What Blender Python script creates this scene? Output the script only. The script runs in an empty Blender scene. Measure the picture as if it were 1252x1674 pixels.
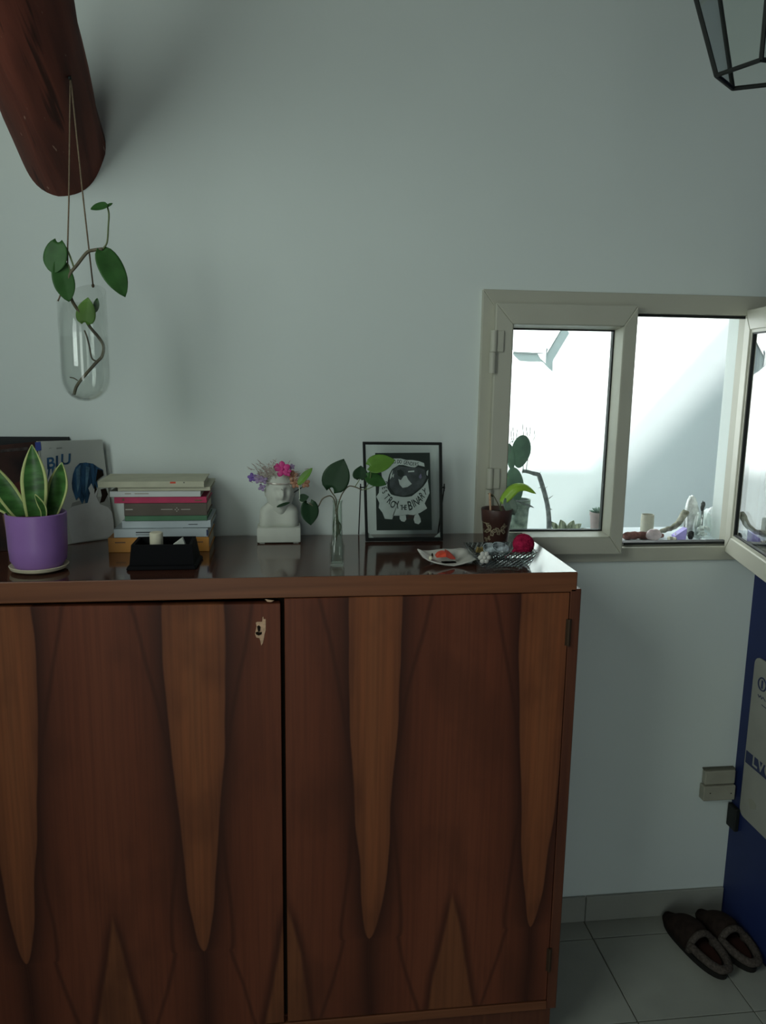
import bpy, bmesh, math, random
from mathutils import Vector, Matrix
random.seed(7)
S = bpy.context.scene
COL = S.collection
R_ = math.radians

# ---------------------------------------------------------------- camera
IMW, IMH, FPX = 1252.0, 1674.0, 1300.0
YAW, PITCH, ROLL = R_(7.106), R_(10.361), R_(0.837)
EYE = Vector((0.0, -1.9437, 1.55))
cy_, sy_, cp_, sp_ = math.cos(YAW), math.sin(YAW), math.cos(PITCH), math.sin(PITCH)
FWD = Vector((sy_*cp_, cy_*cp_, -sp_))
RGT0 = Vector((cy_, -sy_, 0)); UP0 = RGT0.cross(FWD)
RGT = RGT0*math.cos(ROLL) + UP0*math.sin(ROLL)
UPV = UP0*math.cos(ROLL) - RGT0*math.sin(ROLL)
cam = bpy.data.cameras.new('camera'); camo = bpy.data.objects.new('camera', cam); COL.objects.link(camo)
cam.sensor_fit = 'VERTICAL'; cam.sensor_height = 24.0; cam.lens = FPX/IMH*24.0
cam.clip_start = 0.02; cam.clip_end = 200
camo.matrix_world = Matrix(((RGT.x, UPV.x, -FWD.x, EYE.x), (RGT.y, UPV.y, -FWD.y, EYE.y), (RGT.z, UPV.z, -FWD.z, EYE.z), (0, 0, 0, 1)))
S.camera = camo

# ---------------------------------------------------------------- world, sun, window daylight, added fill, exposure
world = bpy.data.worlds.new('World'); S.world = world; world.use_nodes = True
wn = world.node_tree.nodes; wl = world.node_tree.links
SUN_T = Vector((1.0, 0.30, -1.0)).normalized()       # direction the sunlight travels
sky = wn.new('ShaderNodeTexSky'); sky.sky_type = 'NISHITA'; sky.sun_disc = False
sky.sun_elevation = R_(44); sky.sun_rotation = math.atan2(-SUN_T.x, -SUN_T.y)
wl.new(sky.outputs[0], wn['Background'].inputs[0]); wn['Background'].inputs[1].default_value = 0.11
sl = bpy.data.lights.new('sun', 'SUN'); so = bpy.data.objects.new('sun', sl); COL.objects.link(so)
sl.energy = 52; sl.angle = R_(0.6); sl.color = (1.0, 0.97, 0.92)
so.rotation_euler = SUN_T.to_track_quat('-Z', 'Y').to_euler(); so.location = (-6, -2, 8)
al = bpy.data.lights.new('daylight_left_window', 'AREA'); ao = bpy.data.objects.new('daylight_left_window', al); COL.objects.link(ao)
al.shape = 'RECTANGLE'; al.size = 1.7; al.size_y = 1.1; al.energy = 34; al.color = (0.88, 1.0, 0.94)
ao.location = (-1.12, -1.75, 2.1); ao.rotation_euler = Vector((1, 0, 0)).to_track_quat('-Z', 'Z').to_euler()
dl_ = bpy.data.lights.new('added_room_fill', 'AREA'); dlo = bpy.data.objects.new('added_room_fill', dl_); COL.objects.link(dlo)  # unseen fill lamp added behind the camera to lift the lower wall
dl_.shape = 'RECTANGLE'; dl_.size = 0.8; dl_.size_y = 1.9; dl_.energy = 15; dl_.color = (0.88, 1.0, 0.94)
dlo.location = (-0.45, -4.33, 1.05); dlo.rotation_euler = Vector((0, 1, 0)).to_track_quat('-Z', 'Z').to_euler()
S.view_settings.view_transform = 'Standard'; S.view_settings.look = 'None'
S.view_settings.exposure = 0.0; S.view_settings.gamma = 1.0; S.view_settings.use_curve_mapping = False

# ---------------------------------------------------------------- helpers
def ray(px, py):
    return FWD + RGT*((px-IMW/2)/FPX) - UPV*((py-IMH/2)/FPX)
def onY(px, py, Y):
    d = ray(px, py); return EYE + d*((Y-EYE.y)/d.y)
def onZ(px, py, Z):
    d = ray(px, py); return EYE + d*((Z-EYE.z)/d.z)
def onX(px, py, X):
    d = ray(px, py); return EYE + d*((X-EYE.x)/d.x)
WM = {}
def wm(o): return WM.get(o.name, Matrix.Identity(4)) if o else Matrix.Identity(4)
def V(*a): return Vector(a)

def tag(o, label=None, cat=None, group=None, kind=None):
    if label: o['label'] = label
    if cat: o['category'] = cat
    if group: o['group'] = group
    if kind: o['kind'] = kind
    return o
def empty(name, loc, rot=None, parent=None, **k):
    o = bpy.data.objects.new(name, None); COL.objects.link(o); o.empty_display_size = 0.05
    m = Matrix.Translation(Vector(loc))
    if rot is not None: m = m @ rot.to_4x4()
    loc_m = wm(parent).inverted() @ m
    if parent: o.parent = parent
    o.location = loc_m.to_translation(); o.rotation_euler = loc_m.to_euler(); WM[o.name] = m
    tag(o, **k); return o
def obj(name, bm, mats, parent=None, smooth=False, local=False, origin=None, **k):
    """link a bmesh built in world space as one mesh object below parent"""
    if not isinstance(mats, (list, tuple)): mats = [mats]
    me = bpy.data.meshes.new(name)
    m = wm(parent)
    if parent is not None and not local: bm.transform(m.inverted())
    off = None
    if parent is None:
        if origin is None:
            zs = [v.co for v in bm.verts]
            lo = Vector([min(c[i] for c in zs) for i in range(3)]); hi = Vector([max(c[i] for c in zs) for i in range(3)])
            origin = Vector(((lo.x+hi.x)/2, (lo.y+hi.y)/2, lo.z))
        off = Vector(origin); bm.transform(Matrix.Translation(-off))
    bmesh.ops.recalc_face_normals(bm, faces=bm.faces)
    bm.to_mesh(me); bm.free()
    for mt in mats: me.materials.append(mt)
    if smooth:
        for p in me.polygons: p.use_smooth = True
    o = bpy.data.objects.new(name, me); COL.objects.link(o)
    if parent is not None: o.parent = parent
    if off is not None: o.location = off; WM[o.name] = Matrix.Translation(off)
    else: WM[o.name] = m
    tag(o, **k); return o
def auto(o, ang=35):
    for p in o.data.polygons: p.use_smooth = True
    try: o.data.set_sharp_from_angle(angle=R_(ang))
    except Exception: pass
    return o
def solid(o, t):
    md = o.modifiers.new('thickness', 'SOLIDIFY'); md.thickness = t; md.offset = 0; return o

def B(): return bmesh.new()
def box(bm, x0, x1, y0, y1, z0, z1, bev=0.0, mi=0, seg=1):
    b2 = bmesh.new()
    vs = [b2.verts.new((x, y, z)) for x in (x0, x1) for y in (y0, y1) for z in (z0, z1)]
    for f in ((0, 1, 3, 2), (4, 6, 7, 5), (0, 4, 5, 1), (2, 3, 7, 6), (0, 2, 6, 4), (1, 5, 7, 3)):
        b2.faces.new([vs[i] for i in f])
    if bev > 0: bmesh.ops.bevel(b2, geom=b2.edges[:], offset=bev, segments=seg, affect='EDGES', profile=0.5)
    merge(bm, b2, mi); return bm
def merge(bm, b2, mi=0, mat=None):
    if mat is not None: b2.transform(mat)
    mp = {}
    for v in b2.verts: mp[v] = bm.verts.new(v.co)
    for f in b2.faces:
        try:
            nf = bm.faces.new([mp[v] for v in f.verts]); nf.material_index = mi if mi else f.material_index; nf.smooth = f.smooth
        except ValueError: pass
    b2.free()
def hexa(bm, pts, bev=0, mi=0):
    """eight points: bottom four (ccw) then top four"""
    b2 = bmesh.new(); vs = [b2.verts.new(p) for p in pts]
    for f in ((3, 2, 1, 0), (4, 5, 6, 7), (0, 1, 5, 4), (1, 2, 6, 5), (2, 3, 7, 6), (3, 0, 4, 7)): b2.faces.new([vs[i] for i in f])
    if bev: bmesh.ops.bevel(b2, geom=b2.edges[:], offset=bev, segments=1, affect='EDGES')
    merge(bm, b2, mi)
def frames_along(pts):
    n = len(pts); T = []
    for i in range(n):
        a = pts[max(i-1, 0)]; b = pts[min(i+1, n-1)]; T.append((b-a).normalized())
    ref = Vector((0, 0, 1)) if abs(T[0].z) < .9 else Vector((1, 0, 0))
    u = T[0].cross(ref).normalized(); out = []
    for t in T:
        u = (u - t*u.dot(t)).normalized(); out.append((u, t.cross(u)))
    return out
def tube(bm, pts, rad, n=8, mi=0, caps=True):
    pts = [Vector(p) for p in pts]
    if not isinstance(rad, (list, tuple)): rad = [rad]*len(pts)
    fr = frames_along(pts); rings = []
    for p, r, (u, w) in zip(pts, rad, fr):
        rings.append([bm.verts.new(p + (u*math.cos(2*math.pi*k/n) + w*math.sin(2*math.pi*k/n))*r) for k in range(n)])
    for a, b in zip(rings, rings[1:]):
        for k in range(n):
            f = bm.faces.new((a[k], a[(k+1) % n], b[(k+1) % n], b[k])); f.material_index = mi
    if caps:
        for rg in (rings[0][::-1], rings[-1]):
            f = bm.faces.new(rg); f.material_index = mi
    return bm
def spline(pts, k=6):
    """Catmull-Rom through points"""
    P = [Vector(p) for p in pts]; P = [P[0]*2-P[1]] + P + [P[-1]*2-P[-2]]; out = []
    for i in range(1, len(P)-2):
        for j in range(k):
            t = j/k; a, b, c, d = P[i-1], P[i], P[i+1], P[i+2]
            out.append(0.5*((2*b) + (c-a)*t + (2*a-5*b+4*c-d)*t*t + (3*b-a-3*c+d)*t**3))
    out.append(P[-2]); return out
def lathe(bm, c, prof, n=32, mi=0, sq=None):
    """revolve (r, z) about the vertical through c; sq>2 gives a rounded square section"""
    rings = []
    for r, z in prof:
        ring = []
        for k in range(n):
            a = 2*math.pi*k/n; ca, sa = math.cos(a), math.sin(a); q = 1.0
            if sq: q = 1.0/((abs(ca)**sq + abs(sa)**sq)**(1.0/sq))
            ring.append(bm.verts.new((c[0]+r*q*ca, c[1]+r*q*sa, c[2]+z)) if r > 1e-6 else None)
        if ring[0] is None: ring = [bm.verts.new((c[0], c[1], c[2]+z))]
        rings.append(ring)
    for a, b in zip(rings, rings[1:]):
        for k in range(n):
            k2 = (k+1) % n
            if len(a) == 1 and len(b) == 1: continue
            if len(a) == 1: f = bm.faces.new((a[0], b[k2], b[k]))
            elif len(b) == 1: f = bm.faces.new((a[k], a[k2], b[0]))
            else: f = bm.faces.new((a[k], a[k2], b[k2], b[k]))
            f.material_index = mi
    return bm
def blob(bm, c, r, n=16, m=10, rot=None, noise=0.0, seed=0, fn=None, mi=0):
    """ellipsoid of radii r, optionally displaced"""
    rnd = random.Random(seed); c = Vector(c)
    ph = [(rnd.uniform(0, 6.28), rnd.uniform(0, 6.28), rnd.uniform(1.5, 4.0), rnd.uniform(1.5, 4.0)) for _ in range(4)]
    rings = []
    for i in range(m+1):
        th = math.pi*i/m; row = []
        for k in range(n if 0 < i < m else 1):
            a = 2*math.pi*k/n
            d = Vector((math.sin(th)*math.cos(a), math.sin(th)*math.sin(a), math.cos(th)))
            s = 1.0
            if noise: s += noise*sum(math.sin(p[0]+p[2]*d.x*2+p[3]*d.z*2)*math.cos(p[1]+p[3]*d.y*2) for p in ph)/2
            p = Vector((d.x*r[0]*s, d.y*r[1]*s, d.z*r[2]*s))
            if fn: p = fn(d, p)
            if rot is not None: p = rot @ p
            row.append(bm.verts.new(c+p))
        rings.append(row)
    for a, b in zip(rings, rings[1:]):
        for k in range(n):
            k2 = (k+1) % n
            if len(a) == 1: f = bm.faces.new((a[0], b[k], b[k2]))
            elif len(b) == 1: f = bm.faces.new((a[k], b[0], a[k2]))
            else: f = bm.faces.new((a[k], b[k], b[k2], a[k2]))
            f.material_index = mi
    return bm
def prism(bm, pts, off, mi=0):
    """polygon (list of world points) extruded by vector off"""
    off = Vector(off); a = [bm.verts.new(p) for p in pts]; b = [bm.verts.new(Vector(p)+off) for p in pts]
    n = len(a); fs = [bm.faces.new(a[::-1]), bm.faces.new(b)]
    for k in range(n): fs.append(bm.faces.new((a[k], a[(k+1) % n], b[(k+1) % n], b[k])))
    for f in fs: f.material_index = mi
    return bm
def leaf(bm, base, tip, width, face, heart=0.14, droop=0.0, cup=0.12, nl=12, nw=6, pw=(0.42, 0.85), mi=0, twist=0.0, wave=0.0):
    """leaf blade from base to tip; face = direction its upper side looks"""
    base, tip, face = Vector(base), Vector(tip), Vector(face)
    ax = tip-base; L = ax.length; ax.normalize()
    side = ax.cross(face).normalized(); nrm = side.cross(ax).normalized()
    a, b = pw; tm = a/(a+b); mx = tm**a*(1-tm)**b; rows = []
    for i in range(nl+1):
        t = i/nl; w = width/2*((t+0.0)**a*(1-t)**b)/mx*(1-.35*max(0,(t-.6)/.4)**2)
        if i == 0: w = width*0.14 if heart > 0 else width*0.03
        rot = Matrix.Rotation(twist*t, 3, ax)
        sd = rot @ side; nn = rot @ nrm; row = []
        for j in range(-nw, nw+1):
            s = j/nw
            back = heart*(s*s)*(1-t)**4
            p = base + ax*L*(t-back) + sd*(s*w) + nn*(cup*abs(s)*w - droop*L*t*t + wave*w*math.sin(t*9+s))
            row.append(bm.verts.new(p))
        rows.append(row)
    for r0, r1 in zip(rows, rows[1:]):
        for j in range(2*nw):
            f = bm.faces.new((r0[j], r0[j+1], r1[j+1], r1[j])); f.material_index = mi; f.smooth = True
    bmesh.ops.remove_doubles(bm, verts=bm.verts, dist=1e-6)
    return bm
def text_bm(s, size, font_shear=0.0):
    cu = bpy.data.curves.new('t', 'FONT'); cu.body = s; cu.size = size; cu.align_x = 'CENTER'; cu.shear = font_shear
    cu.resolution_u = 3; cu.offset = size*.018
    o = bpy.data.objects.new('t', cu); COL.objects.link(o)
    dg = bpy.context.evaluated_depsgraph_get()
    me = bpy.data.meshes.new_from_object(o.evaluated_get(dg))
    b2 = bmesh.new(); b2.from_mesh(me)
    bpy.data.objects.remove(o); bpy.data.curves.remove(cu); bpy.data.meshes.remove(me)
    return b2
def basis(o, x, y):
    x = Vector(x).normalized(); y = Vector(y).normalized(); z = x.cross(y)
    return Matrix(((x.x, y.x, z.x, o[0]), (x.y, y.y, z.y, o[1]), (x.z, y.z, z.z, o[2]), (0, 0, 0, 1)))

# ---------------------------------------------------------------- materials
def new_mat(name):
    m = bpy.data.materials.new(name); m.use_nodes = True
    return m, m.node_tree, m.node_tree.nodes['Principled BSDF']
def inp(n, k, v): n.inputs[k].default_value = v
def mat(name, col, rough=0.6, spec=0.5, var=0.0, scale=20.0, bump=0.0, bscale=60.0, metal=0.0, coat=0.0, sub=0.0, stretch=None, col2=None):
    m, nt, p = new_mat(name); c = (*col, 1)
    inp(p, 'Base Color', c); inp(p, 'Roughness', rough); inp(p, 'Specular IOR Level', spec); inp(p, 'Metallic', metal)
    inp(p, 'Coat Weight', coat)
    if sub: inp(p, 'Subsurface Weight', sub); p.inputs['Subsurface Radius'].default_value = (.01, .01, .006)
    if var or bump:
        tc = nt.nodes.new('ShaderNodeTexCoord'); src = tc.outputs['Object']
        if stretch:
            mp = nt.nodes.new('ShaderNodeMapping'); mp.inputs['Scale'].default_value = stretch
            nt.links.new(src, mp.inputs[0]); src = mp.outputs[0]
    if var:
        nz = nt.nodes.new('ShaderNodeTexNoise'); inp(nz, 'Scale', scale); inp(nz, 'Detail', 4); nt.links.new(src, nz.inputs['Vector'])
        rp = nt.nodes.new('ShaderNodeValToRGB'); nt.links.new(nz.outputs['Fac'], rp.inputs[0])
        c2 = col2 or tuple(max(0, x*(1-var)) for x in col)
        rp.color_ramp.elements[0].position = .35; rp.color_ramp.elements[1].position = .65
        rp.color_ramp.elements[0].color = (*c2, 1); rp.color_ramp.elements[1].color = (*[min(1, x*(1+var*.6)) for x in col], 1)
        nt.links.new(rp.outputs[0], p.inputs['Base Color'])
    if bump:
        nb = nt.nodes.new('ShaderNodeTexNoise'); inp(nb, 'Scale', bscale); inp(nb, 'Detail', 3); nt.links.new(src, nb.inputs['Vector'])
        bp = nt.nodes.new('ShaderNodeBump'); inp(bp, 'Strength', bump); inp(bp, 'Distance', .004)
        nt.links.new(nb.outputs['Fac'], bp.inputs['Height']); nt.links.new(bp.outputs[0], p.inputs['Normal'])
    return m
def thin_glass(name, tint=(.96, .98, .97), ior=1.5, rough=0.0, mul=1.0):
    m = bpy.data.materials.new(name); m.use_nodes = True; nt = m.node_tree; nt.nodes.clear()
    o = nt.nodes.new('ShaderNodeOutputMaterial'); mx = nt.nodes.new('ShaderNodeMixShader')
    tr = nt.nodes.new('ShaderNodeBsdfTransparent'); tr.inputs[0].default_value = (*tint, 1)
    gl = nt.nodes.new('ShaderNodeBsdfGlossy'); gl.inputs['Roughness'].default_value = rough; gl.inputs[0].default_value = (1, 1, 1, 1)
    lw = nt.nodes.new('ShaderNodeLayerWeight'); lw.inputs[0].default_value = 0.5
    # Schlick curve: f0 + (1-f0) * facing^5
    f0 = ((ior-1)/(ior+1))**2
    pw = nt.nodes.new('ShaderNodeMath'); pw.operation = 'POWER'; nt.links.new(lw.outputs['Facing'], pw.inputs[0]); pw.inputs[1].default_value = 3.2
    ma = nt.nodes.new('ShaderNodeMath'); ma.operation = 'MULTIPLY_ADD'; ma.use_clamp = True
    nt.links.new(pw.outputs[0], ma.inputs[0]); ma.inputs[1].default_value = (1-f0)*mul; ma.inputs[2].default_value = f0*mul
    nt.links.new(ma.outputs[0], mx.inputs[0]); nt.links.new(tr.outputs[0], mx.inputs[1]); nt.links.new(gl.outputs[0], mx.inputs[2])
    nt.links.new(mx.outputs[0], o.inputs[0]); return m
def clear_liquid(name, col, ior, rough=0.0):
    m, nt, p = new_mat(name); inp(p, 'Base Color', (*col, 1)); inp(p, 'Transmission Weight', 1.0); inp(p, 'IOR', ior); inp(p, 'Roughness', rough)
    return m
class N:
    """tiny wrapper so node maths reads like maths"""
    def __init__(s, nt): s.nt = nt
    def m(s, op, a, b=None, c=None, clamp=False):
        n = s.nt.nodes.new('ShaderNodeMath'); n.operation = op; n.use_clamp = clamp
        for i, x in enumerate((a, b, c)):
            if x is None: continue
            if isinstance(x, (int, float)): n.inputs[i].default_value = x
            else: s.nt.links.new(x, n.inputs[i])
        return n.outputs[0]
    def ramp(s, x, stops):
        n = s.nt.nodes.new('ShaderNodeValToRGB'); s.nt.links.new(x, n.inputs[0]); e = n.color_ramp.elements
        while len(e) < len(stops): e.new(.5)
        for el, (p, c) in zip(e, stops): el.position = p; el.color = (*c, 1) if len(c) == 3 else c
        return n.outputs[0]
    def maprange(s, x, a, b, c, d, mode='SMOOTHSTEP'):
        n = s.nt.nodes.new('ShaderNodeMapRange'); n.interpolation_type = mode; s.nt.links.new(x, n.inputs[0])
        for i, v in enumerate((a, b, c, d)): n.inputs[i+1].default_value = v
        return n.outputs[0]
    def mix(s, f, a, b):
        n = s.nt.nodes.new('ShaderNodeMix'); n.data_type = 'RGBA'
        for sk, v in ((n.inputs[0], f), (n.inputs[6], a), (n.inputs[7], b)):
            if isinstance(v, (int, float)): sk.default_value = v
            elif isinstance(v, tuple): sk.default_value = (*v, 1)
            else: s.nt.links.new(v, sk)
        return n.outputs[2]

def veneer():
    """book-matched walnut: light pointed flames hanging from the top, light wedges rising from the bottom"""
    m, nt, p = new_mat('walnut_veneer'); n = N(nt)
    tc = nt.nodes.new('ShaderNodeTexCoord'); sep = nt.nodes.new('ShaderNodeSeparateXYZ')
    nt.links.new(tc.outputs['Object'], sep.inputs[0]); x, z = sep.outputs[0], sep.outputs[2]
    wob = nt.nodes.new('ShaderNodeTexNoise'); inp(wob, 'Scale', 5.0); inp(wob, 'Detail', 2)
    mp = nt.nodes.new('ShaderNodeMapping'); mp.inputs['Scale'].default_value = (1, 1, .55); nt.links.new(tc.outputs['Object'], mp.inputs[0]); nt.links.new(mp.outputs[0], wob.inputs['Vector'])
    w = n.m('MULTIPLY', n.m('SUBTRACT', wob.outputs['Fac'], .5), .035)
    P = 0.362
    u = n.m('PINGPONG', n.m('ADD', n.m('ADD', x, 0.182 + 10*P), w), P/2)       # 0 at a flame centre, P/2 midway
    # flame half width by height
    fw = n.m('MULTIPLY', n.m('POWER', n.m('DIVIDE', n.m('SUBTRACT', z, 0.315, clamp=True), .72, clamp=True), .5), .062)
    fw = n.m('MULTIPLY', fw, n.maprange(z, .85, 1.15, 1.0, .92))
    d = n.m('SUBTRACT', u, fw)                                                   # <0 inside the flame
    uu = n.m('SUBTRACT', P/2, u)
    ww = n.m('MULTIPLY', n.m('POWER', n.m('DIVIDE', n.m('SUBTRACT', .43, z, clamp=True), .33, clamp=True), .85), .062)
    d2 = n.m('SUBTRACT', uu, ww)                                                 # <0 inside the wedge
    # second, fainter contour between the flame and the middle
    fw3 = n.m('MULTIPLY', n.m('POWER', n.m('ABSOLUTE', n.m('SUBTRACT', n.m('MULTIPLY', z, 1.0), .70)), 1.6), .26)
    d3 = n.m('ABSOLUTE', n.m('SUBTRACT', d, fw3))
    dark = (.050, .015, .009); mid = (.155, .043, .021); light = (.250, .080, .031)
    gm = nt.nodes.new('ShaderNodeTexNoise'); inp(gm, 'Scale', 1.0); inp(gm, 'Detail', 5)
    mg = nt.nodes.new('ShaderNodeMapping'); mg.inputs['Scale'].default_value = (130, 130, 3.0); nt.links.new(tc.outputs['Object'], mg.inputs[0]); nt.links.new(mg.outputs[0], gm.inputs['Vector'])
    blot = nt.nodes.new('ShaderNodeTexNoise'); inp(blot, 'Scale', 9.0); inp(blot, 'Detail', 3); nt.links.new(mp.outputs[0], blot.inputs['Vector'])
    body = n.ramp(d, [(0.0, (.040, .012, .008)), (.006, (.062, .019, .011)), (.035, (.128, .036, .018)), (.07, mid), (.12, (.170, .049, .024))])
    body = n.mix(n.m('MULTIPLY', n.maprange(d3, 0, .008, 1, 0), .65), body, dark)
    ins = n.maprange(d, -.003, .0015, 1, 0)
    c = n.mix(ins, body, n.ramp(n.m('MULTIPLY', d, -12), [(0, (.175, .058, .025)), (.35, light), (1, (.24, .087, .036))]))
    edge2 = n.maprange(d2, -.003, .016, 1, 0); c = n.mix(n.m('MULTIPLY', n.m('MULTIPLY', edge2, n.maprange(z, .36, .46, 1, 0)), .8), c, dark)
    c = n.mix(n.m('MULTIPLY', n.maprange(d2, -.012, -.002, 1, 0), .85), c, (.215, .075, .031))
    c = n.mix(n.m('MULTIPLY', n.maprange(gm.outputs['Fac'], .35, .7, 0, 1), .30), c, (.060, .019, .011))
    c = n.mix(n.m('MULTIPLY', n.maprange(blot.outputs['Fac'], .48, .72, 0, 1), .42), c, (.065, .021, .012))
    nt.links.new(c, p.inputs['Base Color']); inp(p, 'Roughness', .45); inp(p, 'Specular IOR Level', .22)
    return m
def wood(name, a, b, sc=(3, 60, 60), rough=.3, spec=.5, coat=0.0, crough=.05, bump=0.0, tilt=0.0, flakes=None):
    m, nt, p = new_mat(name); n = N(nt)
    tc = nt.nodes.new('ShaderNodeTexCoord'); mp = nt.nodes.new('ShaderNodeMapping'); mp.inputs['Scale'].default_value = sc
    src = tc.outputs['Object']
    if tilt:
        m0 = nt.nodes.new('ShaderNodeMapping'); m0.inputs['Rotation'].default_value = (tilt, 0, 0); nt.links.new(src, m0.inputs[0]); src = m0.outputs[0]
    nt.links.new(src, mp.inputs[0])
    nz = nt.nodes.new('ShaderNodeTexNoise'); inp(nz, 'Scale', 1.0); inp(nz, 'Detail', 6); inp(nz, 'Distortion', .6); nt.links.new(mp.outputs[0], nz.inputs['Vector'])
    c = n.ramp(nz.outputs['Fac'], [(.3, a), (.7, b)])
    if flakes:
        def streak(scale, lo, hi):
            ms = nt.nodes.new('ShaderNodeMapping'); ms.inputs['Scale'].default_value = scale; nt.links.new(src, ms.inputs[0])
            ns = nt.nodes.new('ShaderNodeTexNoise'); inp(ns, 'Scale', 1.0); inp(ns, 'Detail', 3); nt.links.new(ms.outputs[0], ns.inputs['Vector'])
            return n.maprange(ns.outputs['Fac'], lo, hi, 0, 1)
        c = n.mix(n.m('MULTIPLY', streak((34, 1.6, 34), .58, .64), .8), c, (.018, .008, .006))
        c = n.mix(n.m('MULTIPLY', streak((60, 16, 60), .70, .74), .7), c, flakes)
    nt.links.new(c, p.inputs['Base Color'])
    inp(p, 'Roughness', rough); inp(p, 'Specular IOR Level', spec); inp(p, 'Coat Weight', coat); inp(p, 'Coat Roughness', crough)
    if bump:
        bp = nt.nodes.new('ShaderNodeBump'); inp(bp, 'Strength', bump); inp(bp, 'Distance', .004)
        nt.links.new(nz.outputs['Fac'], bp.inputs['Height']); nt.links.new(bp.outputs[0], p.inputs['Normal'])
    return m

M = {}
M['plaster'] = mat('wall_plaster', (.70, .76, .73), .9, .2, var=.02, scale=3, bump=.12, bscale=35)
M['ceiling'] = mat('stained_ceiling_boards', (.30, .24, .19), .8, .2, var=.3, scale=4, stretch=(1, 12, 1))
M['dimwall'] = mat('grey_beige_wall', (.30, .30, .27), .9, .2)
M['blue'] = mat('blue_paint', (.016, .028, .11), .5, .3, var=.12, scale=6)
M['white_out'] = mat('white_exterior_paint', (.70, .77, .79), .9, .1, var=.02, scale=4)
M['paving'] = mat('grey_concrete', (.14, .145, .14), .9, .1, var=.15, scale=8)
M['tile'] = mat('floor_tile', (.36, .37, .32), .5, .3, var=.06, scale=9)
M['grout'] = mat('grout', (.14, .14, .11), .95, .1)
M['skirt'] = mat('skirting_tile', (.31, .315, .275), .4, .4, var=.05, scale=6)
M['alu'] = mat('cream_lacquered_aluminium', (.47, .465, .385), .42, .4, var=.03, scale=8)
M['black'] = mat('black_rubber', (.012, .014, .013), .6, .3)
M['pane'] = thin_glass('window_glass', (.95, .98, .97), 1.55, 0, 1.3)
M['veneer'] = veneer()
M['topwood'] = wood('polished_walnut_top', (.055, .018, .011), (.085, .030, .017), (2.5, 40, 40), .11, .60, .25, .06)
M['edgewood'] = wood('walnut_edging', (.145, .050, .022), (.22, .080, .035), (2.5, 50, 50), .4, .3, 0, .2)
M['sidewood'] = wood('walnut_side', (.085, .027, .015), (.125, .042, .021), (60, 60, 3), .45, .3, 0, .2)
M['rawwood'] = mat('bare_splintered_wood', (.62, .40, .26), .9, .1, var=.2, scale=150)
M['hole'] = mat('dark_hollow', (.015, .010, .007), .9, .1)
M['brass'] = mat('dulled_brass', (.06, .035, .02), .6, .3, metal=.3)
M['beam'] = wood('red_stained_beam', (.075, .022, .015), (.200, .054, .033), (22, 2.0, 22), .7, .2, 0, .1, bump=1.0, tilt=R_(21.8), flakes=(.42, .25, .19))
M['cord'] = mat('jute_cord', (.20, .15, .10), .9, .1, var=.2, scale=400)
M['glass'] = thin_glass('clear_glass', (.965, .985, .975), 1.5, .01, 1.0)
M['water'] = thin_glass('water', (.985, .99, .985), 1.33, 0, .8)
M['leaf'] = mat('dark_green_leaf', (.040, .115, .030), .48, .2, var=.25, scale=30)
M['leaf2'] = mat('fresh_green_leaf', (.10, .22, .030), .45, .3, var=.2, scale=30, sub=.15)
M['leaf3'] = mat('deep_green_leaf', (.016, .045, .018), .5, .25, var=.2, scale=30)
M['stem'] = mat('green_stem', (.13, .17, .07), .5, .3, var=.2, scale=80)
M['root'] = mat('brown_stem', (.13, .11, .07), .6, .3, var=.3, scale=80)
M['margin'] = mat('cream_leaf_margin', (.52, .58, .22), .4, .4, var=.1, scale=40)
M['sans'] = mat('snake_plant_green', (.055, .16, .035), .35, .45, var=.45, scale=26, stretch=(1, 1, 3))
M['purple'] = mat('purple_glazed_pot', (.33, .17, .46), .38, .45, var=.05, scale=15)
M['cream'] = mat('cream_ceramic', (.62, .56, .40), .6, .3, var=.1, scale=40)
M['soil'] = mat('soil', (.045, .033, .022), .95, .1, var=.4, scale=120, bump=.8, bscale=150)
M['paper'] = mat('book_pages', (.60, .54, .42), .85, .1, var=.12, scale=60, stretch=(1, 1, 30))
M['black_gloss'] = mat('black_lacquer', (.005, .005, .006), .65, .08)
M['plasterwhite'] = mat('white_plaster_cast', (.60, .62, .55), .75, .2, var=.04, scale=30)
M['ivory'] = mat('ivory_white', (.72, .68, .52), .7, .2, var=.06, scale=60)
M['ceramic'] = mat('white_ceramic', (.55, .54, .49), .35, .4, var=.04, scale=30)
M['red'] = mat('orange_red', (.75, .09, .045), .55, .3, var=.15, scale=60)
M['darkred'] = mat('dark_orange_red', (.42, .06, .04), .55, .3)
M['metalblack'] = mat('black_painted_metal', (.010, .012, .011), .55, .25)
M['yarn'] = mat('crimson_yarn', (.42, .018, .07), .95, .05, var=.35, scale=90, bump=1.0, bscale=260)

# ---------------------------------------------------------------- the room
XL, XR, YF, ZC = -1.0, 1.256, -4.2, 3.05
T = 0.165                                                    # back wall thickness
WX0, WX1, WZ0, WZ1 = 0.495, 1.212, 1.075, 1.722              # window opening in the back wall
b = B()
box(b, XL-.2, WX0, 0, T, -.1, 3.3); box(b, WX1, XR+.9, 0, T, -.1, 3.3)
box(b, WX0, WX1, 0, T, -.1, WZ0); box(b, WX0, WX1, 0, T, WZ1, 3.3)
obj('wall_back', b, M['plaster'], kind='structure', label='off-white plaster wall with the window, behind the cabinet')
b = B(); LY0, LY1, LZ0, LZ1 = -2.65, -.85, 1.5, 2.7
box(b, XL-.1, XL, YF, LY0, 0, ZC); box(b, XL-.1, XL, LY1, 0, 0, ZC); box(b, XL-.1, XL, LY0, LY1, 0, LZ0); box(b, XL-.1, XL, LY0, LY1, LZ1, ZC)
obj('wall_left', b, M['plaster'], kind='structure')
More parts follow.
